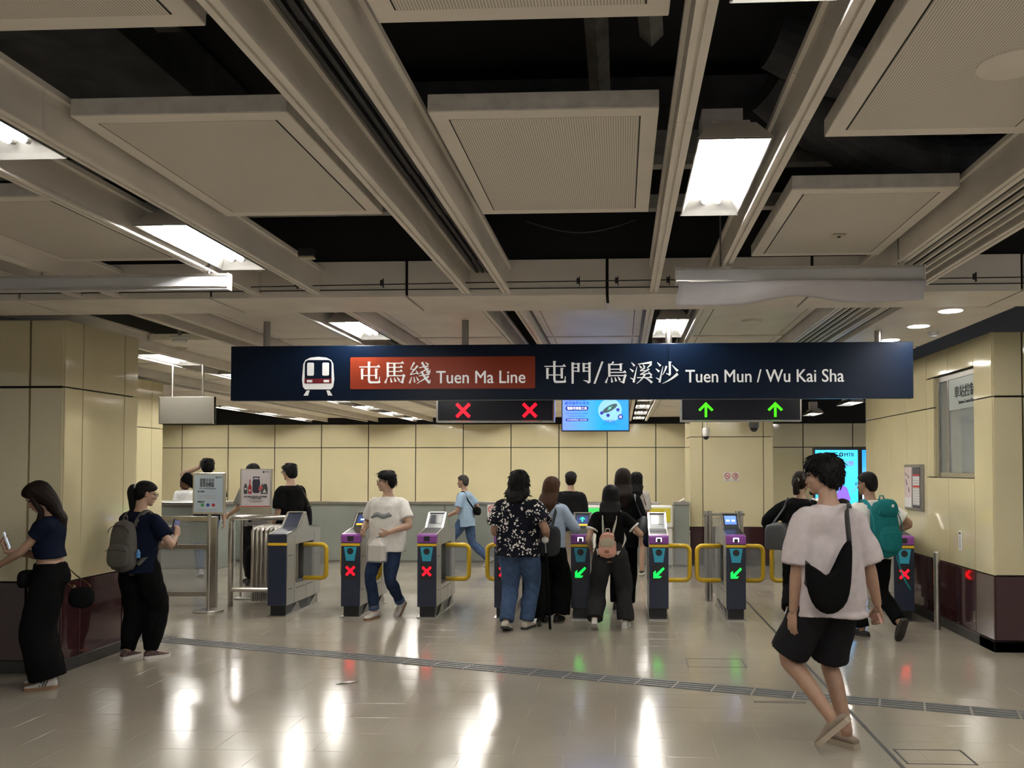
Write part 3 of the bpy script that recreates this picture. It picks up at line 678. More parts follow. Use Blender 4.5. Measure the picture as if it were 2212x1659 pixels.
# ================================================================== OVERHEAD LED BOXES, SCREEN, BLANK BOARD
DKPANEL = mat('led_panel_dark', (.012, .012, .018), .25)
def cross_poly(c, z, s, w):
    a = s/2; b = w/2*.7071*1.0; out = []
    q = [(-a,-a+2*b),(-a+2*b*0,-a)]
    return [[(c-a,z-a+b*1.4),(c-a+b*1.4,z-a),(c+a,z+a-b*1.4),(c+a-b*1.4,z+a)], [(c-a,z+a-b*1.4),(c-a+b*1.4,z+a),(c+a,z-a+b*1.4),(c+a-b*1.4,z-a)]]
def ledbox(label, x0, x1, marks, kind):
    y = 9.9; z0, z1 = 2.212, 2.52
    r = thing('led_lane_sign', label, 'LED sign', ((x0+x1)/2, y, z0)); w = (x1-x0)/2; h = z1-z0
    MB().bbox(-w+.018, w-.018, .012, .10, .018, h-.018, .003).build('dark_face', DKPANEL, r)
    for a in ((-w,w,0,.02),(-w,w,h-.02,h)): MB().bbox(a[0], a[1], 0, .11, a[2], a[3], .003).build('frame_bar', STEEL, r)
    for s in (-1, 1): MB().bbox(s*w, s*(w-.02), 0, .11, .02, h-.02, .003).build('frame_bar', STEEL, r)
    for q in (-w*.7, w*.7): MB().cyl((q, .05, h), (q, .05, .85), .018, n=10).build('hanging_rod', STEELD, r)
    for mx in marks:
        c = mx-(x0+x1)/2; z = .138
        if kind == 'x':
            mb = MB(); 
            for i, p in enumerate(cross_poly(c, z, .175, .05)): mb.prism(p, 'y', .008-.0005*i, .013)
            mb.build('red_cross', REDLED, r)
        else:
            p = [(c-.013,z-.085),(c+.013,z-.085),(c+.013,z+.035),(c+.065,z-.018),(c+.085,z-.0),(c,z+.085),(c-.085,z),(c-.065,z-.018),(c-.013,z+.035)]
            MB().prism(p, 'y', .008, .013).build('green_arrow', GREENLED2, r)
ledbox('hanging lane sign with two glowing red crosses', -2.137, -.764, (-1.825, -1.052), 'x')
ledbox('hanging lane sign with two glowing green up arrows', .675, 2.042, (.964, 1.747), 'a')
tv = thing('television', 'hanging flat television showing a blue safety notice about skateboards', 'television', (-.327, 11.0, 2.15)); w = .433; h = .49
MB().bbox(-w, w, 0, .06, 0, h, .005).build('casing', BLACKPLASTIC, tv)
SCR = mat_gradient('tv_blue', [(0, (.14,.22,1.0)), (.35, (.06,.28,1.0)), (.6, (.0,.26,.95)), (1, (.01,.22,.9))], 'X', 1.1)
scn = MB().box(-w+.012, w-.012, -.002, .01, .016, h-.012).build('screen', SCR, tv)
TVW = mat('tv_white', (.8,.8,.9), .5, emit=.45, ecol=(.75,.8,1)); TVN = mat('tv_navy', (.02,.03,.25), .5, emit=.12, ecol=(.03,.05,.5)); TVP = mat('tv_pale_blue', (.2,.4,.9), .5, emit=.4, ecol=(.16,.36,1)); TVG = mat('tv_green', (.1,.8,.4), .5, emit=.8, ecol=(.1,.8,.4)); TVY = mat('tv_deck_dark', (.02,.05,.06), .5, emit=.08, ecol=(.2,.3,.3))
def disc(x, z, r, n=24, sx_=1.0): return [(x+r*sx_*math.cos(2*math.pi*i/n), z+r*math.sin(2*math.pi*i/n)) for i in range(n)]
MB().prism(disc(.185, .27, .15), 'y', -.004, 0).build('picture_disc', TVP, scn)
def rotp(P, cx, cz, a): return [(cx+(u-cx)*math.cos(a)-(v-cz)*math.sin(a), cz+(u-cx)*math.sin(a)+(v-cz)*math.cos(a)) for u, v in P]
MB().prism(rotp(disc(.185,.295,.036,20,2.9), .185, .295, .5), 'y', -.006, -.003).build('skateboard_deck', TVY, scn)
MB().prism(rotp([(.14,.288),(.20,.288),(.19,.302),(.235,.302),(.17,.31),(.18,.298)], .185, .295, .5), 'y', -.007, -.005).build('skateboard_flash', TVG, scn)
for a, b in ((.16,.205),(.285,.275),(.08,.235)): MB().prism(disc(a, b, .022), 'y', -.006, -.003).build('skateboard_wheel', TVN, scn)
MB().prism(disc(.318, .185, .034), 'y', -.006, -.003).build('cross_disc', TVN, scn)
mb = MB(); [mb.prism(p, 'y', -.008, -.006) for p in cross_poly(.318, .185, .034, .012)]; mb.build('cross_mark', TVW, scn)
text('為乘客安全', .045, TVN, scn, (-.235, -.003, .395), bold=.01); text('嚴禁攜帶及使用', .045, TVN, scn, (-.235, -.003, .345), bold=.01)
MB().prism(rrect(-.38,-.09,.265,.325,.028), 'y', -.004, 0).build('title_pill', TVN, scn); text('電動可移動工具', .042, TVW, scn, (-.235, -.005, .28), bold=.012, width=.25)
text('For everyone\'s safety', .032, TVN, scn, (-.235, -.003, .222)); text('bring no electric', .032, TVN, scn, (-.235, -.003, .188))
MB().prism(rrect(-.38,-.09,.132,.165,.015), 'y', -.004, 0).build('caption_pill', TVN, scn); text('mobility tools', .026, TVW, scn, (-.235, -.005, .142), width=.25)
text('電動滑板', .034, TVN, scn, (.185, -.003, .118), bold=.01); text('Electric skateboard', .022, TVN, scn, (.185, -.003, .09))
for q in (-.2, .2): MB().cyl((q, .05, h), (q, .05, .92), .02, n=10).build('hanging_rod', STEELD, tv)
bb = thing('blank_board', 'blank grey board hung on two steel rods at the left', 'board', (-5.30, 10.3, 2.222))
MB().bbox(-.345, .345, 0, .05, 0, .335, .006).build('board', mat('blank_board_grey', (.20,.185,.16), .5), bb)
for s in (-1, 1): MB().bbox(s*.345, s*.332, -.004, .054, 0, .335, .003).build('edge_strip', STEEL, bb); MB().cyl((s*.19, .025, .335), (s*.19, .025, .732), .014, n=10).build('rod', STEEL, bb)

for x0, x1, lab in ((-2.70, -2.46, 'yellow hanging plate peeping over the sign above the line name'), (.385, .66, 'yellow hanging plate peeping over the sign by the middle post')):
    yp = thing('hanging_plate', lab, 'hanging sign', ((x0+x1)/2, 9.15, 2.80)); w = (x1-x0)/2
    MB().bbox(-w, w, 0, .03, 0, .20, .004).build('plate', YELLOW, yp)
    for s in (-1, 1): MB().cyl((s*w*.6, .015, .2), (s*w*.6, .015, 1.16), .006, n=8).build('rod', STEELD, yp)
# ================================================================== TICKET GATES
GY = 9.68; GW = .107; GL = 1.10
ARROWP = [(-.060,-.062),(.010,-.062),(.030,-.040),(-.012,-.040),(.062,.040),(.048,.058),(-.036,-.020),(-.036,.022),(-.060,.0)]
SCRON = mat_gradient('gate_screen_blue', [(0, (.02,.03,.10)), (.5, (.03,.05,.16)), (1, (.02,.03,.08))], 'Z', 1.0)
SCRLT = mat_gradient('gate_screen_bright', [(0, (.10,.20,.60)), (1, (.16,.30,.75))], 'Z', 1.0)
SCROFF = mat('gate_screen_glass', (.05,.06,.07), .06, spec=.8)
def gate_profile():
    return [(0,.125),(0,.93),(.36,.985),(.55,1.150),(.60,1.155),(.70,.985),(1.06,.965),(GL,.93),(GL,.125)]
def make_gate(kind, label, x, flaps, screen, halo=None):
    g = thing('ticket_gate', label, 'ticket gate', (x, GY, 0), 0, 'row of ticket gates')
    P = gate_profile(); w = GW
    # two side shells with a window, joined by the closed ends
    for s in (-1, 1):
        a, b = s*w, s*(w-.022)
        mb = MB()
        wy0, wy1, wz0, wz1 = .27, .86, .34, .80
        mb.prism([(0.0,.125),(wy0,.125),(wy0,.972),(0,.93)], 'x', a, b)
        mb.prism([(wy0,.125),(wy1,.125),(wy1,wz0),(wy0,wz0)], 'x', a, b)
        mb.prism([(wy0,wz1),(wy1,wz1),(wy1,.976),(.70,.985),(.60,1.155),(.55,1.15),(.36,.985),(wy0,.972)], 'x', a, b)
        mb.prism([(wy1,.125),(GL,.125),(GL,.93),(1.06,.965),(wy1,.976)], 'x', a, b)
        sh = mb.build('side_shell', GATEGREY, g)
        for y0, y1, z in ((.05,.17,.68),(.05,.17,.30),(.90,1.05,.62),(.30,.60,.285),(.64,.84,.285)):
            MB().box(s*w, s*(w+.0008), y0, y1, z, z+.006).build('seam_line', JOINT, sh)
        for y in (.235, .62, .885): MB().box(s*w, s*(w+.0008), y, y+.003, .13, .30 if y == .62 else .9).build('seam_line', JOINT, sh)
        # light edge trim along the top outline
        mbt = MB(); Q = P[1:7]
        for (y0, z0), (y1, z1) in zip(Q[:-1], Q[1:]):
            mbt.add([(s*(w+.001),y0,z0-.012),(s*(w+.001),y1,z1-.012),(s*(w+.001),y1,z1+.006),(s*(w+.001),y0,z0+.006),(s*(w-.012),y0,z0-.012),(s*(w-.012),y1,z1-.012),(s*(w-.012),y1,z1+.006),(s*(w-.012),y0,z0+.006)],
                    [(0,1,2,3),(4,7,6,5),(0,4,5,1),(1,5,6,2),(2,6,7,3),(3,7,4,0)])
        mbt.build('edge_trim', STEEL, sh)
    iw = w-.013
    for yy in (.50, .56): MB().cyl((0,yy,.13), (0,yy,.82), .02, n=12).build('steel_post', STEEL, g)
    MB().box(-iw, iw, .01, .25, .13, .92).box(-iw, iw, .88, GL-.01, .13, .925).box(-iw, iw, .25, .88, .13, .33).box(-iw, iw, .25, .88, .82, .96).build('inner_body', mat('gate_inner_grey', (.11,.11,.11), .4), g)
    MB().box(-iw, iw, .70, GL, .94, .965).prism([(.60,1.145),(.70,.965),(.69,.96),(.55,1.14)], 'x', -iw, iw).build('rear_cover', GATEGREY, g)
    fw = w-.002
    MB().bbox(-w, w, -.012, .012, .125, .845 if kind != 'plain' else .93, .004).build('front_panel', NAVY if kind == 'plain' else NAVY, g)
    deck = MB().prism([(0,.925),(.36,.980),(.36,.988),(0,.936)], 'x', -iw, iw).build('top_deck', NAVY if kind == 'plain' else GATEBLACK, g)
    disp = MB().prism([(.345,.98),(.36,.985),(.555,1.148),(.60,1.155),(.57,1.11),(.40,.96)], 'x', -iw, iw).build('display_head', NAVY if kind == 'plain' else mat('display_bezel', (.05,.055,.065), .3), g)
    MB().bbox(-iw, iw, .545, .605, 1.148, 1.162, .003).build('head_cap', STEEL, g)
    MB().bbox(-fw-.003, fw+.003, -.018, .01, .805, .835, .003).build('yellow_band', YELLOW, g)
    MB().box(-w+.02, w-.02, .03, GL-.05, .0, .13).build('base_foot', GATEBLACK, g)
    MB().prism([(-.03,0),(GL+.03,0),(GL+.03,.010),(GL-.2,.014),(.30,.014),(.20,.02),(-.03,.014)], 'x', -w-.002, w+.002).build('base_plate', STEEL, g)
    for yy in (.14, .74):
        MB().prism([(yy,.014),(yy+.30,.014),(yy+.24,.115),(yy+.18,.115)], 'x', -w+.004, w-.004).build('base_bracket', STEELD, g)
    if kind != 'plain':
        rh = MB().prism([(-.016,.845),(.05,.845),(.06,.945),(.0,.936),(-.016,.918)], 'x', -fw-.004, fw+.004).build('reader_head', PURPLE, g)
        MB().box(-.034, .034, -.020, -.012, .862, .918).build('scanner_window', BLACKPLASTIC, rh)
        if kind == 'open':
            WL = mat('scanner_light', (.8,.8,1), .4, emit=4.0, ecol=(.75,.7,1))
            MB().box(-.030,-.022,-.022,-.018,.868,.912).box(.022,.030,-.022,-.018,.868,.912).box(-.022,.022,-.022,-.018,.904,.912).build('scanner_glow', WL, rh)
        pad = MB().prism([(-.072,.795),(.072,.795),(.048,.640),(-.048,.640)], 'y', -.022, -.008).build('card_pad', TEAL, g)
        MB().prism(disc(0,.748,.036,28,1.0), 'y', -.026, -.02).build('card_target', BLACKPLASTIC, pad)
        MB().box(-.045, .045, -.030, -.020, .640, .672).build('pad_lip', TEAL, pad)
        ind = MB().box(-.072, .072, -.0145, -.010, .43, .615).build('indicator_window', BLACKPLASTIC, g)
        if kind == 'closed':
            mb = MB()
            for i, p in enumerate(cross_poly(0, .525, .112, .036)): mb.prism(p, 'y', -.0175-.0005*i, -.0145)
            mb.build('red_cross', REDLED, ind)
        else: MB().prism([(u, .527+v) for u, v in ARROWP], 'y', -.0175, -.0145).build('green_arrow', GREENLED, ind)
        # tilted screen on the display head
        n = np.array([0, -.163, .195]); n /= np.linalg.norm(n); d = np.array([0, .195, .165]); d /= np.linalg.norm(d)
        def onhead(u, t, o): p = np.array([u, .36, .985]) + d*t + n*o; return tuple(p)
        def quad(u0, u1, t0, t1, o, name, m, par):
            return MB().add([onhead(u0,t0,o),onhead(u1,t0,o),onhead(u1,t1,o),onhead(u0,t1,o),onhead(u0,t0,o-.004),onhead(u1,t0,o-.004),onhead(u1,t1,o-.004),onhead(u0,t1,o-.004)],
                            [(0,1,2,3),(4,7,6,5),(0,4,5,1),(1,5,6,2),(2,6,7,3),(3,7,4,0)]).build(name, m, par)
        sc_ = quad(-.066, .066, .075, .215, .003, 'screen', {'off': SCROFF, 'dark': SCRON, 'lit': SCRLT}[screen], disp)
        if screen == 'dark':
            quad(-.066, .066, .045, .072, .003, 'notice_strip', mat('amber_strip', (.7,.4,.02), .5, emit=.25, ecol=(.9,.5,.05)), disp)
            if kind == 'open':
                mb = MB(); A = [(-.008,.11),(.008,.11),(.008,.165),(.026,.145),(.032,.155),(0,.19),(-.032,.155),(-.026,.145),(-.008,.165)]
                mb.add([onhead(u, t, .0045) for u, t in A], [tuple(range(9))]).build('screen_arrow', mat('screen_green', (.02,.5,.2), .5, emit=.7, ecol=(.02,.7,.25)), disp, fix=False)
            else: quad(-.03, .03, .125, .15, .0045, 'screen_text', mat('screen_blue_text', (.2,.4,.9), .5, emit=.8, ecol=(.25,.45,1)), disp)
        if screen == 'lit':
            for u in (-.03, .03): quad(u-.02, u+.02, .12, .15, .0045, 'screen_text', mat('screen_pale', (.4,.5,.9), .5, emit=.7, ecol=(.35,.5,1)), disp)
        if halo: pass
    for s, ln in flaps:
        x0 = s*w; x1 = s*(w+ln); y = .53
        xs = [x0, x1]; z0, z1 = .375, .775; r = .06; t = .026
        # one rounded C frame
        pts = [(x0, z1)] + [(x1-s*r+s*r*math.sin(a), z1-r+r*math.cos(a)) for a in np.linspace(0, math.pi/2, 6)] + [(x1-s*r+s*r*math.cos(a), z0+r-r*math.sin(a)) for a in np.linspace(0, math.pi/2, 6)] + [(x0, z0)]
        fl = MB().tube([(u, y, v) for u, v in pts], t, 8).build('flap_frame', YELLOW, g, smooth=True)
        MB().box(min(x0,x1-s*.01), max(x0,x1-s*.01), y-.005, y+.005, z0+.01, z1-.01).build('flap_pane', GLASSD, fl)
    return g
SIDE = .275
make_gate('plain', 'navy gate housing end of the row without reader, by the folded barrier', -3.90, [(1, SIDE)], 'off')
make_gate('closed', 'ticket gate with red cross beside the man in white T-shirt', -3.055, [(-1, .16), (1, .08)], 'dark')
make_gate('closed', 'ticket gate with red cross between white T-shirt man and floral shirt man', -2.185, [(1, SIDE)], 'off')
make_gate('closed', 'ticket gate with red cross partly behind the man in floral shirt', -1.315, [(-1, .16)], 'off')
make_gate('open', 'ticket gate with green arrow left of the pink backpack girl', -.455, [], 'dark')
make_gate('open', 'ticket gate with green arrow and open yellow flap on its right', .415, [(1, SIDE)], 'off')
make_gate('open', 'ticket gate with green arrow standing before the cream column', 1.265, [(-1, SIDE), (1, SIDE)], 'lit')
make_gate('open', 'ticket gate hidden behind the man in pale T-shirt', 2.13, [(-1, SIDE)], 'off')
make_gate('closed', 'ticket gate with red cross beside the control room wall', 3.09, [], 'off')

# ================================================================== RIGHT-HAND WALL ITEMS
b = thing('bollard', 'slim brushed steel bollard beside the maroon wall', 'bollard', (3.29, 9.25, 0))
MB().cyl((0,0,0), (0,0,.80), .032, n=20).build('post', STEEL, b, smooth=False); MB().lathe([(0,.80),(.033,.80),(.030,.812),(0,.815)]).build('cap', STEEL, b)
n = thing('notice_frame', 'framed notice with red barred timetable on the cream wall', 'notice board', (RX, 10.27, 1.46))
y0, y1 = -.30, .30; hz = .265
MB().bbox(-.03, 0, y0, y1, -hz, hz, .004).build('frame', STEELD, n)
PAPER = mat('paper_white', (.70,.69,.68), .6); PINK = mat('paper_pink', (.62,.50,.50), .6); DKG = mat('print_charcoal', (.07,.07,.08), .6); REDP = mat('print_red', (.55,.04,.035), .6)
pa = MB().box(-.034, -.03, .03, y1-.03, -hz+.03, hz-.03).build('poster_sheet', PINK, n); MB().box(-.036, -.034, .03, y1-.03, -hz+.03, -.12).build('poster_text_block', PAPER, pa)
for a, bb_, c in ((.12,.10,.05),(.18,.02,.07),(.10,-.06,.06),(.2,.13,.04)): MB().prism([(a,bb_),(a+.03,bb_+.01),(a+.045,bb_+c),(a+.03,bb_+c)], 'x', -.0362, -.034).build('poster_print', DKG, pa)
pb = MB().box(-.034, -.03, y0+.05, -.01, -hz+.03, hz-.03).build('poster_sheet', DKG, n)
MB().box(-.036, -.034, y0+.06, -.02, -.20, .13).build('timetable', PAPER, pb)
for z, h_ in ((.135,.02),(.0,.025)): MB().box(-.0365, -.034, y0+.06, -.02, z, z+h_).build('red_bar', REDP, pb)
for i in range(10): MB().box(-.0365, -.036, y0+.06, -.02, -.19+i*.03, -.187+i*.03).build('table_line', DKG, pb)
for i in range(3): MB().box(-.0365, -.036, y0+.11+i*.06, y0+.112+i*.06, -.20, .13).build('table_line', DKG, pb)
n = thing('strip_label', 'narrow white strip notice on the cream panel above the red reflection', 'label', (RX, 8.93, .95)); MB().bbox(-.012, 0, -.035, .035, -.10, .10, .003).build('strip', PAPER, n)
MB().box(-.0125, -.012, -.012, .012, -.07, .05).build('print', mat('print_grey', (.35,.36,.38), .6), n); MB().box(-.0135, -.012, -.02, .02, .065, .09).build('sensor', DKG, n)

# ================================================================== COLUMN SIGNS, CAMERAS
def prohibit(label, x, y, z, s, kind):
    n = thing('prohibition_sticker', label, 'sticker', (x, y, z)); MB().bbox(-s*.5, s*.5, -.004, 0, -s*.62, s*.62, .001).build('sheet', PAPER, n)
    MB().prism(disc(0, s*.12, s*.42), 'y', -.0052, -.004).build('red_ring', REDP, n); MB().prism(disc(0, s*.12, s*.33), 'y', -.0058, -.005).build('ring_field', mat('paper_rose', (.66,.56,.54), .6), n)
    if kind == 0: MB().box(-s*.25, s*.22, -.0064, -.0056, s*.06, s*.13).build('pictogram', DKG, n)
    else: MB().box(.0, s*.16, -.0064, -.0056, s*.0, s*.32).box(-s*.2, -.02*s, -.0064, -.0056, -s*.08, s*.02).build('pictogram', DKG, n)
    MB().prism(rotp([(-s*.37,s*.09),(s*.37,s*.09),(s*.37,s*.15),(-s*.37,s*.15)], 0, s*.12, -.78), 'y', -.007, -.0058).build('slash', REDP, n)
    for i in range(3): MB().box(-s*.28, s*.28, -.0046, -.004, -s*.36-i*s*.08, -s*.33-i*s*.08).build('caption_line', DKG, n)
prohibit('no smoking sticker, the left of two on the column', 1.845, 15.2, 1.535, .125, 0)
prohibit('no eating or drinking sticker, the right of two on the column', 1.985, 15.2, 1.535, .125, 1)
prohibit('round prohibition sticker on the grey balustrade behind the floral shirt man', -2.3, 15.36, .93, .17, 1)
cm = thing('dome_camera', 'pale cylinder dome camera hanging left of the green arrow sign end', 'camera', (1.42, 14.6, 2.24))
MB().cyl((0,0,.10), (0,0,.825), .012, n=8).build('stem', WHITEPLASTIC, cm); MB().lathe([(.05,-.02),(.06,.02),(.06,.10),(.04,.13),(0,.13)], n=20).build('housing', WHITEPLASTIC, cm); MB().ellip((0,0,-.03), (.05,.05,.05)).build('dome', BLACKPLASTIC, cm, smooth=True)
cm = thing('dome_camera', 'dark round dome camera under the green arrow sign', 'camera', (2.22, 14.6, 2.36))
MB().lathe([(.0,.12),(.085,.12),(.085,.02),(.075,0),(0,0)], n=20).build('housing', mat('camera_grey', (.10,.10,.10), .4), cm); MB().ellip((0,0,0), (.07,.07,.07)).build('dome', BLACKPLASTIC, cm, smooth=True); MB().cyl((0,0,.12), (0,0,.62), .02, n=8).build('stem', STEELD, cm)

# ================================================================== BALUSTRADE, MACHINES, AD SCREENS
bal = thing('balustrade', 'grey glass balustrade with a steel handrail across the hall beyond the gates', 'balustrade', (0, 15.4, 0))
for i in range(11):
    x0 = -13.4+1.28*i
    if x0+1.28 > 1.0: break
    MB().bbox(x0+.006, x0+1.274, 0, .02, .03, 1.03, .003).build('glass_panel', FROST, bal)
    MB().box(x0-.012, x0+.012, .022, .05, 0, 1.03).build('post', STEELD, bal)
MB().bbox(-13.4, .68, -.03, .06, 1.03, 1.085, .01).build('handrail', STEEL, bal)
MB().box(-13.4, .68, .0, .03, 0, .03).build('bottom_rail', STEELD, bal)
def machine(label, x, ad, y=14.9):
    m_ = thing('ticket_machine', label, 'ticket machine', (x, y, 0))
    MB().bbox(-.21, .21, 0, .30, .02, .66, .012).build('body', WHITEPLASTIC, m_); MB().bbox(-.22, .22, -.03, .30, .66, 1.04, .02).build('head', WHITEPLASTIC, m_)
    hd = MB().bbox(-.18, .18, -.036, -.028, .76, 1.0, .004).build('advert_face', ad, m_); MB().cyl((0.02,-.006,.42), (.02,.004,.42), .014).build('lock', STEELD, m_)
    MB().prism(disc(-.10, .84, .05), 'y', -.0385, -.034).build('advert_disc', mat('advert_ochre', (.45,.33,.02), .5), hd)
    MB().prism([(-.02,.80),(.02,.79),(.12,.95),(.09,.97)], 'y', -.038, -.034).build('advert_ribbon', mat('advert_pale', (.75,.72,.40), .5), hd)
machine('white ticket machine with a yellow advert face left of the cream column', .66, mat('advert_yellow', (.70,.60,.04), .4))
machine('white ticket machine with a green advert face behind the long haired women', -.39, mat('advert_green', (.04,.45,.10), .4, emit=.25, ecol=(.05,.6,.1)))
cb = thing('service_cabinet', 'grey cabinet with a steel top between ticket machine and column', 'cabinet', (1.035, 15.0, 0))
MB().bbox(-.135, .135, 0, .5, .02, 1.05, .006).build('body', FROST, cb); MB().bbox(-.145, .145, -.02, .52, 1.05, 1.10, .006).build('top', STEEL, cb)
MB().prism([(-.05,1.10),(-.04,1.10),(.06,1.16),(.10,1.10),(.09,1.10),(.055,1.14)], 'y', .1, .3).build('leaflet_rest', WHITEPLASTIC, cb)
pb = thing('steel_barrier', 'brushed steel post barrier standing behind the gate by the column', 'barrier', (1.30, 11.1, 0))
for x in (-.22, -.17, .17, .22): MB().cyl((x,0,0), (x,0,1.14), .028, n=14).build('post', STEEL, pb)
MB().bbox(-.26, .26, -.03, .03, 1.08, 1.11, .004).build('top_rail', STEELD, pb); MB().box(-.17, .17, -.004, .004, .1, 1.06).build('pane', GLASSD, pb)
AD1 = mat_gradient('advert_cyan', [(0, (.06,.25,.65)), (.35, (.03,.45,.95)), (.75, (.05,.55,1.0)), (1, (.04,.42,.95))], 'Z', 1.2)
AD2 = mat_gradient('advert_sky', [(0, (.25,.65,.8)), (.45, (.30,.55,1.0)), (.8, (.03,.28,1.0)), (1, (.01,.22,.95))], 'Z', 1.2)
for x0, x1, m_, lab in ((4.17, 5.14, AD1, 'tall bright cyan advert screen behind the dark haired man'), (5.17, 6.14, AD2, 'second tall blue advert screen beside the wall edge')):
    a = thing('advert_screen', lab, 'screen', ((x0+x1)/2, 19.0, 0)); w = (x1-x0)/2
    MB().bbox(-w, w, 0, .16, 0, 2.13, .01).build('cabinet', BLACKPLASTIC, a)
    s_ = MB().box(-w+.03, w-.03, -.004, .01, .25, 2.08).build('screen', m_, a)
    if m_ is AD1:
        text('MTR', .11, DKTXT, s_, (.27, -.006, 1.94), bold=.02); MB().prism(disc(.10,1.98,.045), 'y', -.007, -.004).build('logo_ring', DKTXT, s_); MB().prism(disc(.10,1.98,.028,20,.6), 'y', -.009, -.006).build('logo_centre', m_, s_)
        VIO = mat('advert_violet', (.2,.1,.8), .5, emit=.4, ecol=(.22,.12,.9)); MB().prism([(.02,1.18),(.10,1.34),(.22,1.26),(.30,1.0),(.1,.9),(-.1,1.0)], 'y', -.007, -.004).build('violet_shape', VIO, s_)
        MB().prism([(.28,1.10),(.42,1.22),(.42,1.30),(.30,1.2)], 'y', -.007, -.004).build('blue_shape', mat('advert_deep', (.05,.2,.7), .5, emit=.8, ecol=(.05,.25,.8)), s_)
        text('幻想', .13, VIO, s_, (.24, -.006, 1.74), bold=.02)
        MB().prism(disc(-.1,.75,.25), 'y', -.007, -.004).build('mint_shape', mat('advert_mint', (.1,.8,.6), .5, emit=.4, ecol=(.06,.8,.5)), s_)
    else: MB().prism([(-.45,.25),(-.2,.25),(-.1,.9),(-.45,1.2)], 'y', -.007, -.004).build('white_shape', mat('advert_white', (.7,.8,1), .5, emit=.5, ecol=(.55,.75,1)), s_)

# ================================================================== LEFT: GLASS FENCE, POSTER STANDS, FOLDED BARRIER
fe = thing('glass_fence', 'steel framed glass fence with a paper notice at the left', 'fence', (-5.55, 10.3, 0))
FX = .60
for x in (-.85, FX): MB().bbox(x-.055, x+.055, -.03, .03, 0, 1.10, .006).build('post', STEEL, fe)
for z0, z1 in ((1.04,1.10),(.70,.76),(.13,.19)): MB().bbox(-.82, FX-.03, -.025, .025, z0, z1, .005).build('rail', STEEL, fe)
for z0, z1 in ((.76,1.04),(.19,.70)): MB().box(-.82, FX-.03, -.005, .005, z0, z1).build('pane', GLASSD, fe)
nt_ = MB().box(-.05, .15, -.012, -.006, .845, .99).build('paper_notice', PAPER, fe)
for t_, z, sz in (('請勿倚靠玻璃圍欄', .95, .022), ('多謝合作', .925, .022), ('Please do not lean', .89, .018), ('on the glass fence', .866, .018)): text(t_, sz, DKTXT, nt_, (.05, -.013, z), bold=.01)
MB().box(.30, .55, .01, .02, .78, 1.03).build('pale_panel', mat('pale_green_panel', (.45,.55,.48), .4), fe)
ct = thing('service_counter', 'grey service counter with a steel edged top behind the glass fence', 'counter', (-8.0, 14.2, 0))
MB().bbox(-1.4, 1.25, 0, .7, .0, 1.06, .006).build('body', FROST, ct); MB().bbox(-1.45, 1.30, -.04, .74, 1.06, 1.115, .006).build('top', STEEL, ct)
MB().box(-.9, .95, -.004, 0, .35, .36).box(-.9, .95, -.004, 0, .70, .71).build('panel_seam', JOINT, ct)
ps = thing('poster_stand', 'steel poster stand on a round base with a pale blue payment notice', 'poster stand', (-4.85, 10.0, 0))
MB().lathe([(0,0),(.17,0),(.17,.016),(.15,.022),(0,.024)], n=32).build('round_base', STEEL, ps)
MB().cyl((0,0,.02), (0,0,1.15), .022, n=14).build('pole', STEEL, ps)
MB().bbox(-.195, .195, -.025, .01, 1.14, 1.63, .004).build('frame', STEEL, ps)
BLUEP = mat('poster_pale_blue', (.45,.55,.66), .5)
sh = MB().box(-.172, .172, -.029, -.022, 1.165, 1.605).build('poster_sheet', BLUEP, ps)
text('用電子支付', .058, DKTXT, sh, (-.02, -.0295, 1.515), bold=.022, width=.17); text('搭車更輕鬆', .058, DKTXT, sh, (-.02, -.0295, 1.465), bold=.022, width=.17)
text('Faster and easier with e-payment', .016, DKTXT, sh, (-.01, -.0295, 1.44), bold=.01, width=.20)
text('電子錢包', .022, DKTXT, sh, (-.09, -.0295, 1.40), bold=.015); text('流動支付', .022, DKTXT, sh, (-.09, -.0295, 1.28), bold=.015)
text('MTR', .026, DKTXT, sh, (.135, -.0295, 1.565), bold=.02); MB().prism(disc(.095,1.574,.013), 'y', -.0300, -.029).build('logo_ring', DKTXT, sh); MB().prism(disc(.095,1.574,.008,16,.6), 'y', -.0306, -.0299).build('logo_centre', BLUEP, sh)
for i, c in enumerate(((.05,.30,.10),(.03,.06,.35),(.55,.05,.08))): MB().prism(rrect(-.09+.065*i,-.052+.065*i,1.232,1.268,.008), 'y', -.0298, -.029).build('payment_icon', mat('icon_%s' % ['green','blue','red'][i], c, .5), sh)
for z in (1.36, 1.345, 1.325, 1.20, 1.185): MB().box(-.13, .10, -.0294, -.029, z, z+.004).build('print_line', mat('print_grey', (.35,.36,.38), .6), sh)
p2s = thing('poster_stand', 'steel poster board picturing gas bottles and dangerous goods', 'poster stand', (-4.74, 11.05, 0))
MB().bbox(-.21, .21, -.02, .02, 1.02, 1.675, .004).build('frame', STEEL, p2s)
for x in (-.19, .19): MB().cyl((x,.0,0), (x,.0,1.03), .018, n=12).build('leg', STEEL, p2s)
MB().bbox(-.22, .22, -.15, .15, 0, .02, .004).build('base', STEEL, p2s)
LILAC = mat('poster_lilac_white', (.66,.60,.62), .5)
sh = MB().box(-.19, .19, -.026, -.02, 1.18, 1.665).build('poster_sheet', LILAC, p2s)
GREENB = mat('bottle_green_black', (.05,.065,.06), .5); NAVB = mat('cylinder_navy', (.03,.03,.055), .5); WINE = mat('bottle_red', (.42,.03,.04), .5)
def pp_(P, nme, m_, o=0): return MB().prism(P, 'y', -.028-o, -.026).build(nme, m_, sh)
pp_([(-.155,1.35),(-.108,1.35),(-.108,1.44),(-.118,1.46),(-.118,1.48),(-.145,1.48),(-.145,1.46),(-.155,1.44)], 'gas_can_picture', GREENB)
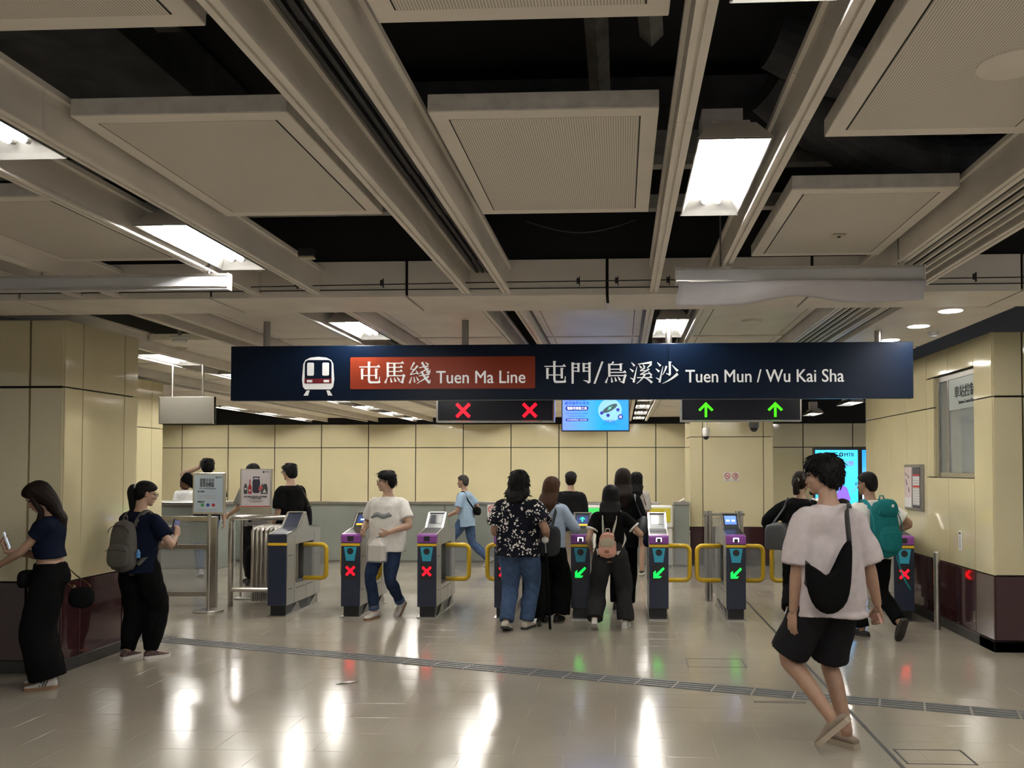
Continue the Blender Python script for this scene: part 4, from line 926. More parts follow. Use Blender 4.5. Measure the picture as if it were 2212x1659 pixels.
pp_([(-.098,1.35),(-.05,1.35),(-.05,1.44),(-.067,1.48),(-.067,1.535),(-.081,1.535),(-.081,1.48),(-.098,1.44)], 'bottle_picture', WINE)
pp_(rrect(-.04,.06,1.36,1.54,.03), 'gas_cylinder_picture', NAVB); pp_([(-.03,1.53),(-.022,1.53),(-.022,1.56),(.042,1.56),(.042,1.53),(.05,1.53),(.054,1.575),(-.034,1.575)], 'cylinder_collar_picture', NAVB, .0004)
pp_([(.07,1.35),(.16,1.35),(.16,1.43),(.145,1.48),(.115,1.48),(.10,1.46),(.095,1.49),(.085,1.48),(.07,1.42)], 'jerrycan_picture', GREENB)
pp_([(.04,1.40),(.06,1.38),(.075,1.42),(.09,1.40),(.10,1.43),(.08,1.46),(.05,1.45)], 'red_splash_picture', mat('splash_red', (.5,.10,.10), .5), .001)
pp_([(.092,1.365),(.148,1.365),(.12,1.415)], 'warning_triangle_picture', LILAC, .001)
for x, z in ((-.131,1.415),(-.074,1.395)): pp_(disc(x, z, .014), 'label_dot_picture', LILAC, .001)
text('MTR', .026, DKTXT, sh, (.15, -.0265, 1.625), bold=.02); MB().prism(disc(.105,1.634,.013), 'y', -.028, -.026).build('logo_ring', DKTXT, sh)
text('請勿攜帶危險品進入車站範圍', .026, DKTXT, sh, (0, -.0265, 1.305), bold=.005, width=.30); text('以免發生危險', .026, DKTXT, sh, (0, -.0265, 1.28), bold=.005)
text('Do not bring dangerous goods', .016, DKTXT, sh, (0, -.0265, 1.258), width=.2); text('into railway premises', .016, DKTXT, sh, (0, -.0265, 1.242)); 
MB().box(-.19, .19, -.0275, -.026, 1.183, 1.195).build('red_footer', REDP, sh)
# steel rail frame and folded concertina barrier
rf = thing('steel_rail', 'rounded steel tube rail linking the poster stand and the navy gate end', 'rail', (-4.45, 10.4, 0))
MB().tube([(-.32,0,0),(-.32,0,1.02)] + [(-.32+.06*(1-math.cos(a)), 0, 1.02+.06*math.sin(a)) for a in np.linspace(.2, math.pi/2, 5)] + [(.41,0,1.08)], .032, 12).build('top_tube', STEEL, rf, smooth=True)
MB().tube([(-.32,0,.20),(.41,0,.20)], .028, 12).build('lower_tube', STEEL, rf); MB().tube([(.38,0,0),(.38,0,1.08)], .03, 12).build('post', STEEL, rf)
fb = thing('folded_barrier', 'folded steel concertina barrier with many upright tubes beside the navy gate end', 'barrier', (-4.35, 10.62, 0))
for i in range(9):
    x = -.24+.055*i
    MB().tube([(x,0,.03),(x,0,.90),(x+.01,.02,.93),(x+.03,.12,.945),(x+.05,.30,.95)], .024, 12).build('upright_tube', STEEL, fb, smooth=True)
    MB().cyl((x,.30,.03), (x+.05,.30,.95), .018, n=10).build('rear_tube', STEELD, fb)
for z in (.10, .80): MB().box(-.25, .20, .05, .07, z, z+.02).build('link_bar', STEELD, fb)
# ================================================================== PEOPLE
def npv(*a): return np.array(a, float)
def unit(v): return v/(np.linalg.norm(v)+1e-12)
def catmull(P, n):
    P = [np.array(p, float) for p in P]; Q = [2*P[0]-P[1]] + P + [2*P[-1]-P[-2]]; out = []
    for i in range(len(P)-1):
        a, b, c, d = Q[i:i+4]
        for k in range(n):
            t = k/n; out.append(.5*((2*b) + (c-a)*t + (2*a-5*b+4*c-d)*t*t + (3*b-a-3*c+d)*t**3))
    out.append(P[-1]); return out
def limb(mb, pts, rad, n=14, sub=4, flat=1.0, fdir=None, caps=True):
    """smooth tapered tube through pts; radii interpolated; rounded ends"""
    R = [np.array([r]) for r in rad]
    P = catmull(pts, sub); r = [x[0] for x in catmull(R, sub)]
    d0, d1 = unit(P[0]-P[1]), unit(P[-1]-P[-2])
    if caps:
        P = [P[0]+d0*r[0]*.55] + [P[0]+d0*r[0]*.3] + P + [P[-1]+d1*r[-1]*.3] + [P[-1]+d1*r[-1]*.55]; r = [r[0]*.5, r[0]*.85] + r + [r[-1]*.85, r[-1]*.5]
    rings = []; ref = npv(.3, 1, .2) if fdir is None else np.array(fdir, float)
    for i, p in enumerate(P):
        d = unit(P[min(i+1, len(P)-1)]-P[max(i-1, 0)]); a = unit(np.cross(d, ref)); b = np.cross(a, d)
        t = np.arange(n)*2*math.pi/n
        rings.append(p + r[i]*(np.cos(t)[:,None]*a*1.0 + np.sin(t)[:,None]*b*flat))
    mb.loft(rings); return mb
def rotm(yaw=0, pitch=0, roll=0):
    """yaw about z (ccw), then pitch about x (positive looks up), roll about y"""
    cy, sy = math.cos(yaw), math.sin(yaw); cp, sp = math.cos(pitch), math.sin(pitch); cr, sr = math.cos(roll), math.sin(roll)
    return np.array([[cy,-sy,0],[sy,cy,0],[0,0,1]]) @ np.array([[1,0,0],[0,cp,-sp],[0,sp,cp]]) @ np.array([[cr,0,sr],[0,1,0],[-sr,0,cr]])
def ik(a, c, l1, l2, pole):
    d = c-a; L = np.linalg.norm(d); u = d/L
    if L > (l1+l2)*.999: c = a+u*(l1+l2)*.999; L = (l1+l2)*.999
    x = (l1*l1-l2*l2+L*L)/(2*L); h = math.sqrt(max(0, l1*l1-x*x))
    p = np.array(pole, float); p = p-u*(p@u); p = unit(p)
    return a+u*x+p*h, c
def remesh(mb, voxel, name, m, smooth=2, fold=0.0, ffreq=14, seed=0, keepz=None, dec=None):
    me = mb.mesh('tmp', None, fix=False)
    o = bpy.data.objects.new('tmp', me)
    r = o.modifiers.new('r', 'REMESH'); r.mode = 'VOXEL'; r.voxel_size = voxel; r.adaptivity = 0
    if smooth: s = o.modifiers.new('s', 'SMOOTH'); s.factor = .5; s.iterations = smooth
    out = evaluated_mesh(o); bpy.data.meshes.remove(me)
    n = len(out.vertices)
    if fold:
        co = np.empty(n*3, np.float32); out.vertices.foreach_get('co', co); co = co.reshape(-1, 3).astype(float)
        nr = np.empty(n*3, np.float32); out.vertices.foreach_get('normal', nr); nr = nr.reshape(-1, 3)
        g = np.random.default_rng(seed); dsp = np.zeros(n)
        for k in range(7):
            w = g.normal(size=3)*np.array([1, 1, .55]); w = w/np.linalg.norm(w)*ffreq*(.6+.35*k); ph = g.uniform(0, 6.28)
            warp = .55*np.sin(co @ (g.normal(size=3)*ffreq*.5) + g.uniform(0, 6.28))
            dsp += np.abs(np.sin(co @ w + ph + warp))**1.6/(1+.35*k)
        dsp -= dsp.mean(); dsp *= fold/ max(1e-6, dsp.std())
        co += nr*dsp[:, None]
        out.vertices.foreach_set('co', co.astype(np.float32).ravel())
    if dec:
        o = bpy.data.objects.new('tmp', out); dm = o.modifiers.new('d', 'DECIMATE'); dm.ratio = dec
        o2 = evaluated_mesh(o); bpy.data.meshes.remove(out); out = o2
    out.name = name; out.materials.clear(); out.materials.append(m); out.shade_smooth(); out.update()
    return out

SKIN = mat('skin_light', (.43, .27, .19), .5, noise=.06, nscale=30)
SKIN2 = mat('skin_tan', (.33, .195, .13), .5, noise=.06, nscale=30)
HAIRM = mat('hair_black', (.006, .0055, .0055), .5, bump=.5, bscale=40, stretch=(6, 6, .6), spec=.12)
HAIRB = mat('hair_brown', (.055, .025, .013), .5, bump=.5, bscale=40, stretch=(6, 6, .6), spec=.12)
HAIRD = mat('hair_dark_brown', (.013, .008, .006), .5, bump=.5, bscale=40, stretch=(6, 6, .6), spec=.12)
HAIRG = mat('hair_greying', (.045, .042, .040), .5, bump=.5, bscale=40, stretch=(6, 6, .6), spec=.12)
def cloth(name, c, noise=.08, rough=.85, bump=.25): return mat(name, c, rough, noise=noise, nscale=18, bump=bump, bscale=220, spec=.07)
C_WHITE = cloth('cloth_white', (.74, .72, .68)); C_LILAC = cloth('cloth_pale_lilac', (.47, .415, .42)); C_BLACK = cloth('cloth_black', (.0045, .0045, .005)); C_NAVY = cloth('cloth_navy', (.007, .011, .026))
C_CHAR = cloth('cloth_charcoal', (.014, .014, .016)); C_GREY = cloth('cloth_dark_grey', (.028, .028, .029)); C_JEANS = cloth('denim_blue', (.06, .10, .19), .25); C_JEANSD = cloth('denim_dark', (.022, .036, .080), .2)
C_BLUE = cloth('cloth_light_blue', (.30, .42, .56)); C_SKY = cloth('cloth_pale_blue', (.38, .47, .60)); C_KHAKI = cloth('cloth_khaki', (.42, .36, .30)); C_GREYT = cloth('cloth_mid_grey', (.16, .155, .15)); C_PALE = cloth('cloth_pale_grey', (.50, .48, .45)); C_FLORAL = mat_floral()
SOLEW = mat('sole_white', (.62, .60, .56), .6); SOLED = mat('sole_dark', (.03, .028, .026), .7); SHOEW = mat('shoe_white', (.60, .58, .55), .6, noise=.08); SHOET = mat('shoe_taupe', (.20, .155, .115), .8, noise=.15); SHOEB = mat('shoe_black', (.018, .017, .017), .6); SHOEC = mat('shoe_cream', (.52, .47, .40), .65, noise=.1); SHOEM = mat('shoe_brown_mesh', (.10, .06, .06), .7, noise=.5, nscale=40); SOLEG = mat('sole_gum', (.24, .13, .07), .6); SHOEG = mat('shoe_grey', (.30,.30,.31), .6)
EYEW = mat('eye_dark', (.02, .015, .012), .2); LIPS = mat('lips', (.38, .16, .13), .45)

class Person: pass
TORSO = [(-.10,.085,.085,.0),(-.03,.158,.112,-.012),(.05,.160,.112,-.012),(.14,.142,.098,-.004),(.24,.145,.100,.004),(.34,.160,.112,.008),(.41,.168,.112,.002),(.455,.160,.098,-.006),(.49,.125,.080,-.012),(.515,.075,.062,-.014),(.55,.056,.056,-.010),(.60,.053,.055,-.004)]
def make_person(label, pos, facing, H, pose=None, skin=None, hair=None, top=None, bottom=None, shoes=None, build=1.0, female=False, near=False, glasses=False, group=None, beard=False, cap=None):
    pose = pose or {}; skin = skin or SKIN
    s = H/1.70; P = Person(); P.s = s; P.loc = (pos[0], pos[1], pos[2] if len(pos) > 2 else 0); P.rz = math.radians(facing)
    g = pose.get
    hipz = g('hipz', .916)
    lean = math.radians(g('lean', 0)); side = math.radians(g('side', 0)); twist = math.radians(g('twist', 0)); hyaw = math.radians(g('hipyaw', 0))
    pel = npv(g('px', 0), g('py', 0), hipz)
    spine = npv(math.sin(side), math.sin(lean), math.cos(lean)*math.cos(side)); spine = unit(spine)
    def frame(t):     # torso frame: t from 0 (hips) to 1 (shoulders)
        yaw = hyaw+(twist-hyaw)*t; r = npv(math.cos(yaw), math.sin(yaw), 0); r = unit(r-spine*(r@spine)); f = np.cross(spine, r); return r, f
    def tp(x, y, z):
        r, f = frame(min(1, max(0, z/.47))); return pel + spine*z + r*x + f*y
    P.tp = tp
    wb = build*(0.93 if female else 1.0); shw = (.155 if female else .172)*(.5+.5*build)
    hip = {q: tp(q*.088*wb, 0, -.01) for q in (-1, 1)}; sho = {q: tp(q*shw, -.01, .436) for q in (-1, 1)}
    knee, ank, elb, wri, fyaw, fpit = {}, {}, {}, {}, {}, {}
    for q, k in ((-1, 'L'), (1, 'R')):
        ft = g('foot'+k, (q*.09, 0, .082, 0, 0)); a = npv(*ft[:3]); fyaw[q] = math.radians(ft[3]); fpit[q] = math.radians(ft[4])
        kp = g('kpole'+k, (-math.sin(fyaw[q])*.8+q*.06, math.cos(fyaw[q]), .05))
        knee[q], ank[q] = ik(hip[q], a, .425, .415, kp)
        h = npv(*g('hand'+k, (q*(shw+.07), .02, hipz-.10)))
        elb[q], wri[q] = ik(sho[q], h, .285, .255, g('epole'+k, (q*.35, -1, -.25)))
    P.hip, P.knee, P.ank, P.sho, P.elb, P.wri = hip, knee, ank, sho, elb, wri
    # ---------------- head frame
    hy, hp, hr = [math.radians(v) for v in g('head', (0, 0, 0))]
    RH = rotm(twist+hy, hp, hr); neck = tp(0, -.01, .55); hc = tp(0, .010, .595) + RH @ npv(0, .012, .098)
    P.hc, P.RH = hc, RH
    def hp_(x, y, z): return hc + RH @ npv(x, y, z)
    P.hp = hp_
    # ---------------- body
    mb = MB(); sh_ = .92
    rings = []
    for z, w, d, y in TORSO:
        r, f = frame(min(1, max(0, z/.47))); c = pel+spine*z+f*y; t = np.arange(24)*2*math.pi/24
        ws = w*wb*sh_ if z < .5 else w*wb; ds = d*build*sh_ if z < .5 else d
        rings.append(c + ws*np.cos(t)[:,None]*r + ds*np.sin(t)[:,None]*f)
    mb.loft(rings)
    limb(mb, [tp(0,-.012,.50), neck, hp_(0,-.02,-.05), hp_(0,-.015,0)], [.06*wb, .054*wb, .052*wb, .05], 16)
    mb.ellip(hp_(0,-.014,.028), (.074,.094,.088), 20, 14, RH); mb.ellip(hp_(0,.022,-.035), (.060,.066,.080), 18, 12, RH)
    mb.ellip(hp_(0,.060,-.092), (.030,.026,.022), 12, 8, RH); mb.ellip(hp_(0,.088,-.022), (.012,.020,.026), 12, 8, RH @ rotm(0,.35,0)); mb.ellip(hp_(0,.098,-.036), (.017,.014,.012), 12, 8, RH)
    mb.ellip(hp_(0,.070,.026), (.050,.018,.012), 12, 8, RH); mb.ellip(hp_(0,.080,-.066), (.024,.012,.011), 12, 8, RH)
    for q in (-1, 1):
        mb.ellip(hp_(q*.040,.060,-.028), (.022,.022,.02), 10, 8, RH)
        mb.ellip(hp_(q*.076,-.006,-.006), (.010,.020,.032), 12, 8, RH @ rotm(q*-.35,0,0)); mb.ellip(hp_(q*.080,-.012,.008), (.010,.016,.018), 10, 8, RH @ rotm(q*-.4,0,0))
    for q in (-1, 1):
        fa = .88 if female else 1.0
        limb(mb, [sho[q]+unit(tp(0,0,.44)-sho[q])*.03, sho[q], sho[q]*.55+elb[q]*.45, elb[q], elb[q]*.7+wri[q]*.3, wri[q]], [.044*wb, .047*wb*fa, .045*wb*fa, .039*wb*fa, .040*wb*fa, .026*fa], 16, 4)
        limb(mb, [hip[q], hip[q]*.55+knee[q]*.45, knee[q], knee[q]*.68+ank[q]*.32, ank[q]], [.082*wb, .074*wb, .053*wb, .052*wb, .036], 16, 4)
        RF = rotm(fyaw[q], fpit[q]); an = ank[q]
        limb(mb, [an, an+RF @ npv(0,.02,-.035), an+RF @ npv(0,.10,-.052), an+RF @ npv(0,.145,-.060)], [.034,.034,.028,.020], 12, 3)
        # hand: palm, four fingers of unequal length, thumb leaving the side of the palm
        k = 'L' if q < 0 else 'R'
        dv = unit(wri[q]-elb[q]); hd = g('hdir'+k); dv = unit(npv(*hd)) if hd is not None else dv
        pn = npv(*g('palm'+k, (-q, .15, 0))); pn = unit(pn-dv*(pn@dv)); th = np.cross(dv, pn)*(1 if q > 0 else -1)   # thumb side
        ref = npv(0, 1, 0) if abs(dv[1]) < .8 else npv(0, 0, 1)
        if th @ (ref-dv*(ref@dv)) < 0: th = -th
        curl = math.radians(g('curl'+k, 28)); W0 = wri[q]
        limb(mb, [W0-dv*.01, W0+dv*.03, W0+dv*.065, W0+dv*.088], [.024,.032,.036,.034], 14, 3, flat=.42, fdir=pn)
        for i, (off, ln) in enumerate(((.029,.072),(.010,.080),(-.010,.074),(-.028,.058))):
            p = W0+dv*(.082-.004*abs(i-1))+th*off; pts = [p-dv*.02, p]; a = 0
            for j, fr in enumerate((.45,.30,.25)):
                a += curl*(.7 if j == 0 else 1.0); dd = dv*math.cos(a)+pn*math.sin(a); p = p+dd*ln*fr; pts.append(p)
            limb(mb, pts, [.0092,.0092,.0085,.0078,.0066], 8, 2)
        p = W0+dv*.022+th*.024; a0 = math.radians(g('thumb'+k, 42)); d1 = unit(dv*math.cos(a0)+th*math.sin(a0)+pn*.35); d2 = unit(d1+pn*.45+dv*.25)
        limb(mb, [p, p+d1*.034, p+d1*.034+d2*.028, p+d1*.034+d2*.05], [.0135,.0118,.0098,.0078], 8, 2)
        P.__dict__['hand'+k] = (W0+dv*.085+pn*.02, dv, pn, th)
    root = thing('person', label, 'person', P.loc, P.rz, group); P.root = root
    root.scale = (s, s, s)
    far = P.loc[1] > 11; vx = .0062 if near else (.0095 if far else .0075)
    obj('body', remesh(mb, vx, 'body', skin, 2, dec=.45), root)
    # ---------------- face
    for q in (-1, 1):
        MB().ellip(hp_(q*.031,.075,.006), (.013,.009,.0065), 10, 8, RH).build('eye', EYEW, root, smooth=True, fix=False)
        MB().ellip(hp_(q*.031,.083,.026), (.018,.006,.0035), 10, 6, RH @ rotm(0,0,q*.12)).build('eyebrow', HAIRM, root, smooth=True, fix=False)
    MB().ellip(hp_(0,.091,-.064), (.019,.006,.006), 12, 6, RH).build('mouth', LIPS, root, smooth=True, fix=False)
    if glasses:
        gm = mat('glasses_frame', (.03,.03,.03), .3); gl = MB()
        for q in (-1, 1):
            pts = [hp_(q*(.033+.022*math.cos(a)), .104, .002+.018*math.sin(a)) for a in np.linspace(0, 2*math.pi, 17)]
            gl.tube(pts, .0016, 6); gl.tube([hp_(q*.055,.104,.006), hp_(q*.074,.06,.010), hp_(q*.082,-.01,.012)], .0018, 6)
        gl.tube([hp_(-.011,.106,.006), hp_(.011,.106,.006)], .0016, 6)
        go = gl.build('glasses', gm, root, fix=False)
        for q in (-1, 1): MB().tube([hp_(q*.033,.1045,.002), hp_(q*.033,.1035,.002)], .021, 14).build('glasses_lens', mat('lens_clear', (.75,.78,.8), .05, alpha=.3), go)
    if beard: MB().ellip(hp_(0,.068,-.098), (.026,.022,.018), 12, 8, RH).build('beard', HAIRM, root, smooth=True, fix=False)
    # ---------------- hair
    if hair: make_hair(P, root, hair)
    if cap:
        cb_ = MB(); cb_.ellip(hp_(0,-.012,.052), (.094,.114,.082), 20, 12, RH); co_ = cb_.build('cap', cap, root, smooth=True, fix=False)
        pts = [npv(-.07,.07,.06), npv(-.05,.14,.05), npv(0,.165,.045), npv(.05,.14,.05), npv(.07,.07,.06)]
        br = MB(); br.add([hp_(*p) for p in pts]+[hp_(p[0],p[1],p[2]-.006) for p in pts], [(0,1,2,3,4),(9,8,7,6,5)]+[(i,i+5,(i+1)%5+5,(i+1)%5) for i in range(5)]); br.build('cap_peak', cap, co_, fix=False)
    # ---------------- clothes
    vc = .0095 if near else (.014 if far else .0115)
    if bottom:
        b = dict(bottom); mb = MB(); kind = b.get('kind', 'trousers'); e = b.get('ease', .012)
        zt = b.get('rise', .13)
        rings = []
        for z, w, d, y in [(-.085,.115,.098,0),(-.05,.160,.120,-.012),(.0,.168,.122,-.014),(.05,.163,.116,-.012),(zt,.148,.104,-.006)]:
            r, f = frame(min(1, max(0, z/.47))); c = pel+spine*z+f*y; t = np.arange(24)*2*math.pi/24
            rings.append(c+(w*wb+e)*np.cos(t)[:,None]*r+(d*build+e)*np.sin(t)[:,None]*f)
        mb.loft(rings)
        if kind == 'skirt':
            rings = []
            for z, w in b['prof']:
                r, f = frame(0); ctr = (ank[-1]+ank[1])/2; tt = max(0, (hipz-z)/hipz)**1.5
                c = npv(*(pel*(1-tt)+ctr*tt)); c[2] = z; t = np.arange(32)*2*math.pi/32
                fl = 1+.05*np.sin(t*7+z*3)*min(1, tt*2)
                rings.append(c+(w*fl*np.cos(t))[:,None]*r+(w*b.get('flat', .8)*fl*np.sin(t))[:,None]*f)
            mb.loft(rings)
        else:
            rads = b.get('rads', [.098,.090,.070,.066,.056])
            for q in (-1, 1):
                end = b.get('endR' if q > 0 else 'endL', b.get('end', 1.98))
                ky = knee[q]; pth = [hip[q]+npv(0,0,.03), hip[q]*.55+ky*.45, ky]; rr = [rads[0], rads[1], rads[2]]
                if end <= 1.0:
                    t = end; pth = [hip[q]+npv(0,0,.03), hip[q]*(1-t*.5)+ky*t*.5, hip[q]*(1-t)+ky*t]; rr = [rads[0], rads[1], rads[2]]
                    d_ = unit(pth[-1]-pth[-2])
                elif end < 1.45:
                    t = end-1; pth.append(ky*(1-t)+ank[q]*t); rr.append(rads[3])
                else:
                    t = end-1; pth += [ky*(1-t*.5)+ank[q]*t*.5, ky*(1-t)+ank[q]*t]; rr += [rads[3], rads[4]]
                limb(mb, pth, [x*wb for x in rr], 20, 4, caps=False)
        po = obj(b.get('name', 'trousers'), remesh(mb, vc, 'trousers', b['mat'], 2, b.get('fold', .0032), b.get('ffreq', 13), sum(map(ord, label)) % 999, dec=.5), root)
        P.bottom = po
        if b.get('cuff'):
            cf = MB()
            for q in (-1, 1):
                p = knee[q]*.10+ank[q]*.90; u = unit(ank[q]-knee[q]); limb(cf, [p-u*.02, p+u*.02], [rads[4]*wb*1.08]*2, 16, 2, caps=False)
            for q in (-1, 1):
                cf = MB(); p = knee[q]*.10+ank[q]*.90; u = unit(ank[q]-knee[q]); limb(cf, [p-u*.02, p+u*.02], [rads[4]*wb*1.06]*2, 16, 2, caps=False); cf.build('turn_up', b['cuff'], po, smooth=True, fix=False)
    if top:
        b = dict(top); mb = MB(); e = b.get('ease', .020); z0 = b.get('hem', -.10); low = b.get('loose', .0)
        prof = [(z, w, d, y) for z, w, d, y in TORSO if z > z0+.02 and z < .50]
        zi = [t_[0] for t_ in TORSO]; hw = (max(.158, .150+low) if z0 < .05 else float(np.interp(z0, zi, [t_[1] for t_ in TORSO]))+low); hd_ = .118 if z0 < .05 else float(np.interp(z0, zi, [t_[2] for t_ in TORSO])); prof = [(z0, hw, hd_+low, -.010), (z0+.015, hw, hd_+low, -.010)] + prof + [(.497,.105,.078,-.014),(b.get('collar', .513),.080,.068,-.014)]
        rings = []
        for z, w, d, y in prof:
            if -.03 < z < .30 and z0 < .05: w = max(w, .150+low*.8); d = max(d, .104+low*.6)
            if z <= -.03: w = max(w, hw); d = max(d, .114+low*.8)
            r, f = frame(min(1, max(0, z/.47))); c = pel+spine*z+f*y; t = np.arange(28)*2*math.pi/28; ee = e if z < .46 else e*.55
            rings.append(c+(w*wb+ee)*np.cos(t)[:,None]*r+(d*build+ee)*np.sin(t)[:,None]*f)
        c0 = rings[0].mean(0); inn = [c0+(rings[0]-c0)*.80+spine*.05, c0+(rings[0]-c0)*.86]      # hollow hem
        mb.loft(inn+rings)
        sl = b.get('sleeve', .62); sr = b.get('sr', (.066,.072,.074))
        for q in (-1, 1):
            if sl <= 0: continue
            i0 = sho[q]+unit(tp(0,0,.45)-sho[q])*.06
            if sl <= 1: pth = [i0, sho[q], sho[q]*(1-sl*.5)+elb[q]*sl*.5, sho[q]*(1-sl)+elb[q]*sl]; rr = [.060, .068, sr[1]*.97, sr[2]]
            else:
                t = sl-1; pth = [i0, sho[q], sho[q]*.5+elb[q]*.5, elb[q], elb[q]*(1-t)+wri[q]*t]; rr = [.060, .066, sr[1], sr[2], sr[2]*.85]
            limb(mb, pth, [x*wb for x in rr], 18, 4, caps=False)
        to = obj(b.get('name', 't_shirt'), remesh(mb, vc, 't_shirt', b['mat'], 3, b.get('fold', .0035), b.get('ffreq', 12), (sum(map(ord, label))+5) % 999, dec=.5), root)
        P.topo = to; P.toprof = rings
        if b.get('trim'):
            for q in (-1, 1):
                p = sho[q]*(1-sl)+elb[q]*sl; u = unit(elb[q]-sho[q]); MBt = MB(); limb(MBt, [p-u*.012, p+u*.004], [sr[2]*wb*1.02]*2, 18, 2, caps=False); MBt.build('sleeve_trim', b['trim'], to, smooth=True, fix=False)
    # ---------------- shoes
    if shoes:
        for q in (-1, 1): make_shoe(root, ank[q], rotm(fyaw[q], fpit[q]), shoes, .92 if female else 1.0)
    return P
def make_shoe(root, an, RF, shoes, k=1.0):
    up, so = shoes['upper'], shoes['sole']; low = shoes.get('low', 1.0); th = shoes.get('thick', .024)
    st = [(-.076,.024,.050),(-.066,.033,.078*low),(-.04,.038,.090*low),(0,.039,.088*low),(.04,.040,.076),(.08,.043,.062),(.12,.045,.050),(.155,.040,.042),(.178,.028,.034),(.186,.012,.026)]
    def tr(x, y, z): return an+RF @ npv(x*k, y*k, z-.082)
    t = np.arange(20)*2*math.pi/20
    rings = [np.array([tr(w*np.sign(math.cos(a))*abs(math.cos(a))**.7, y, th*.6+(h-th*.6)*.5+(h-th*.6)*.5*np.sign(math.sin(a))*abs(math.sin(a))**.8) for a in t]) for y, w, h in st]
    u = MB().loft(rings).mesh('shoe', up, True); o = obj('shoe', u, root)
    md = o.modifiers.new('s', 'SUBSURF'); md.levels = md.render_levels = 1
    out = [(w+.004, y) for y, w, h in st]; poly = [(w, y) for w, y in out]+[(-w, y) for w, y in out[::-1]]
    n = len(poly); vs = [tr(x, y, 0) for x, y in poly]+[tr(x*.98, y, th) for x, y in poly]
    MB().add(vs, [tuple(range(n))[::-1], tuple(range(n, 2*n))]+[(i,(i+1)%n,(i+1)%n+n,i+n) for i in range(n)]).build('sole', so, o)
    if shoes.get('stripes') is not None:
        for i in range(3):
            for q in (-1, 1):
                y = .015+.022*i; MB().add([tr(q*.0425,y,.03),tr(q*.0425,y+.012,.03),tr(q*.036,y-.01,.075),tr(q*.036,y-.022,.075)], [(0,1,2,3)]).build('stripe', shoes['stripes'], o, fix=False)
    if shoes.get('lace') is not None:
        for i in range(4): y = .03+.02*i; z = .086-.012*i; MB().tube([tr(-.02,y,z-.004), tr(0,y,z+.004), tr(.02,y,z-.004)], .003, 5).build('lace', shoes['lace'], o, fix=False)

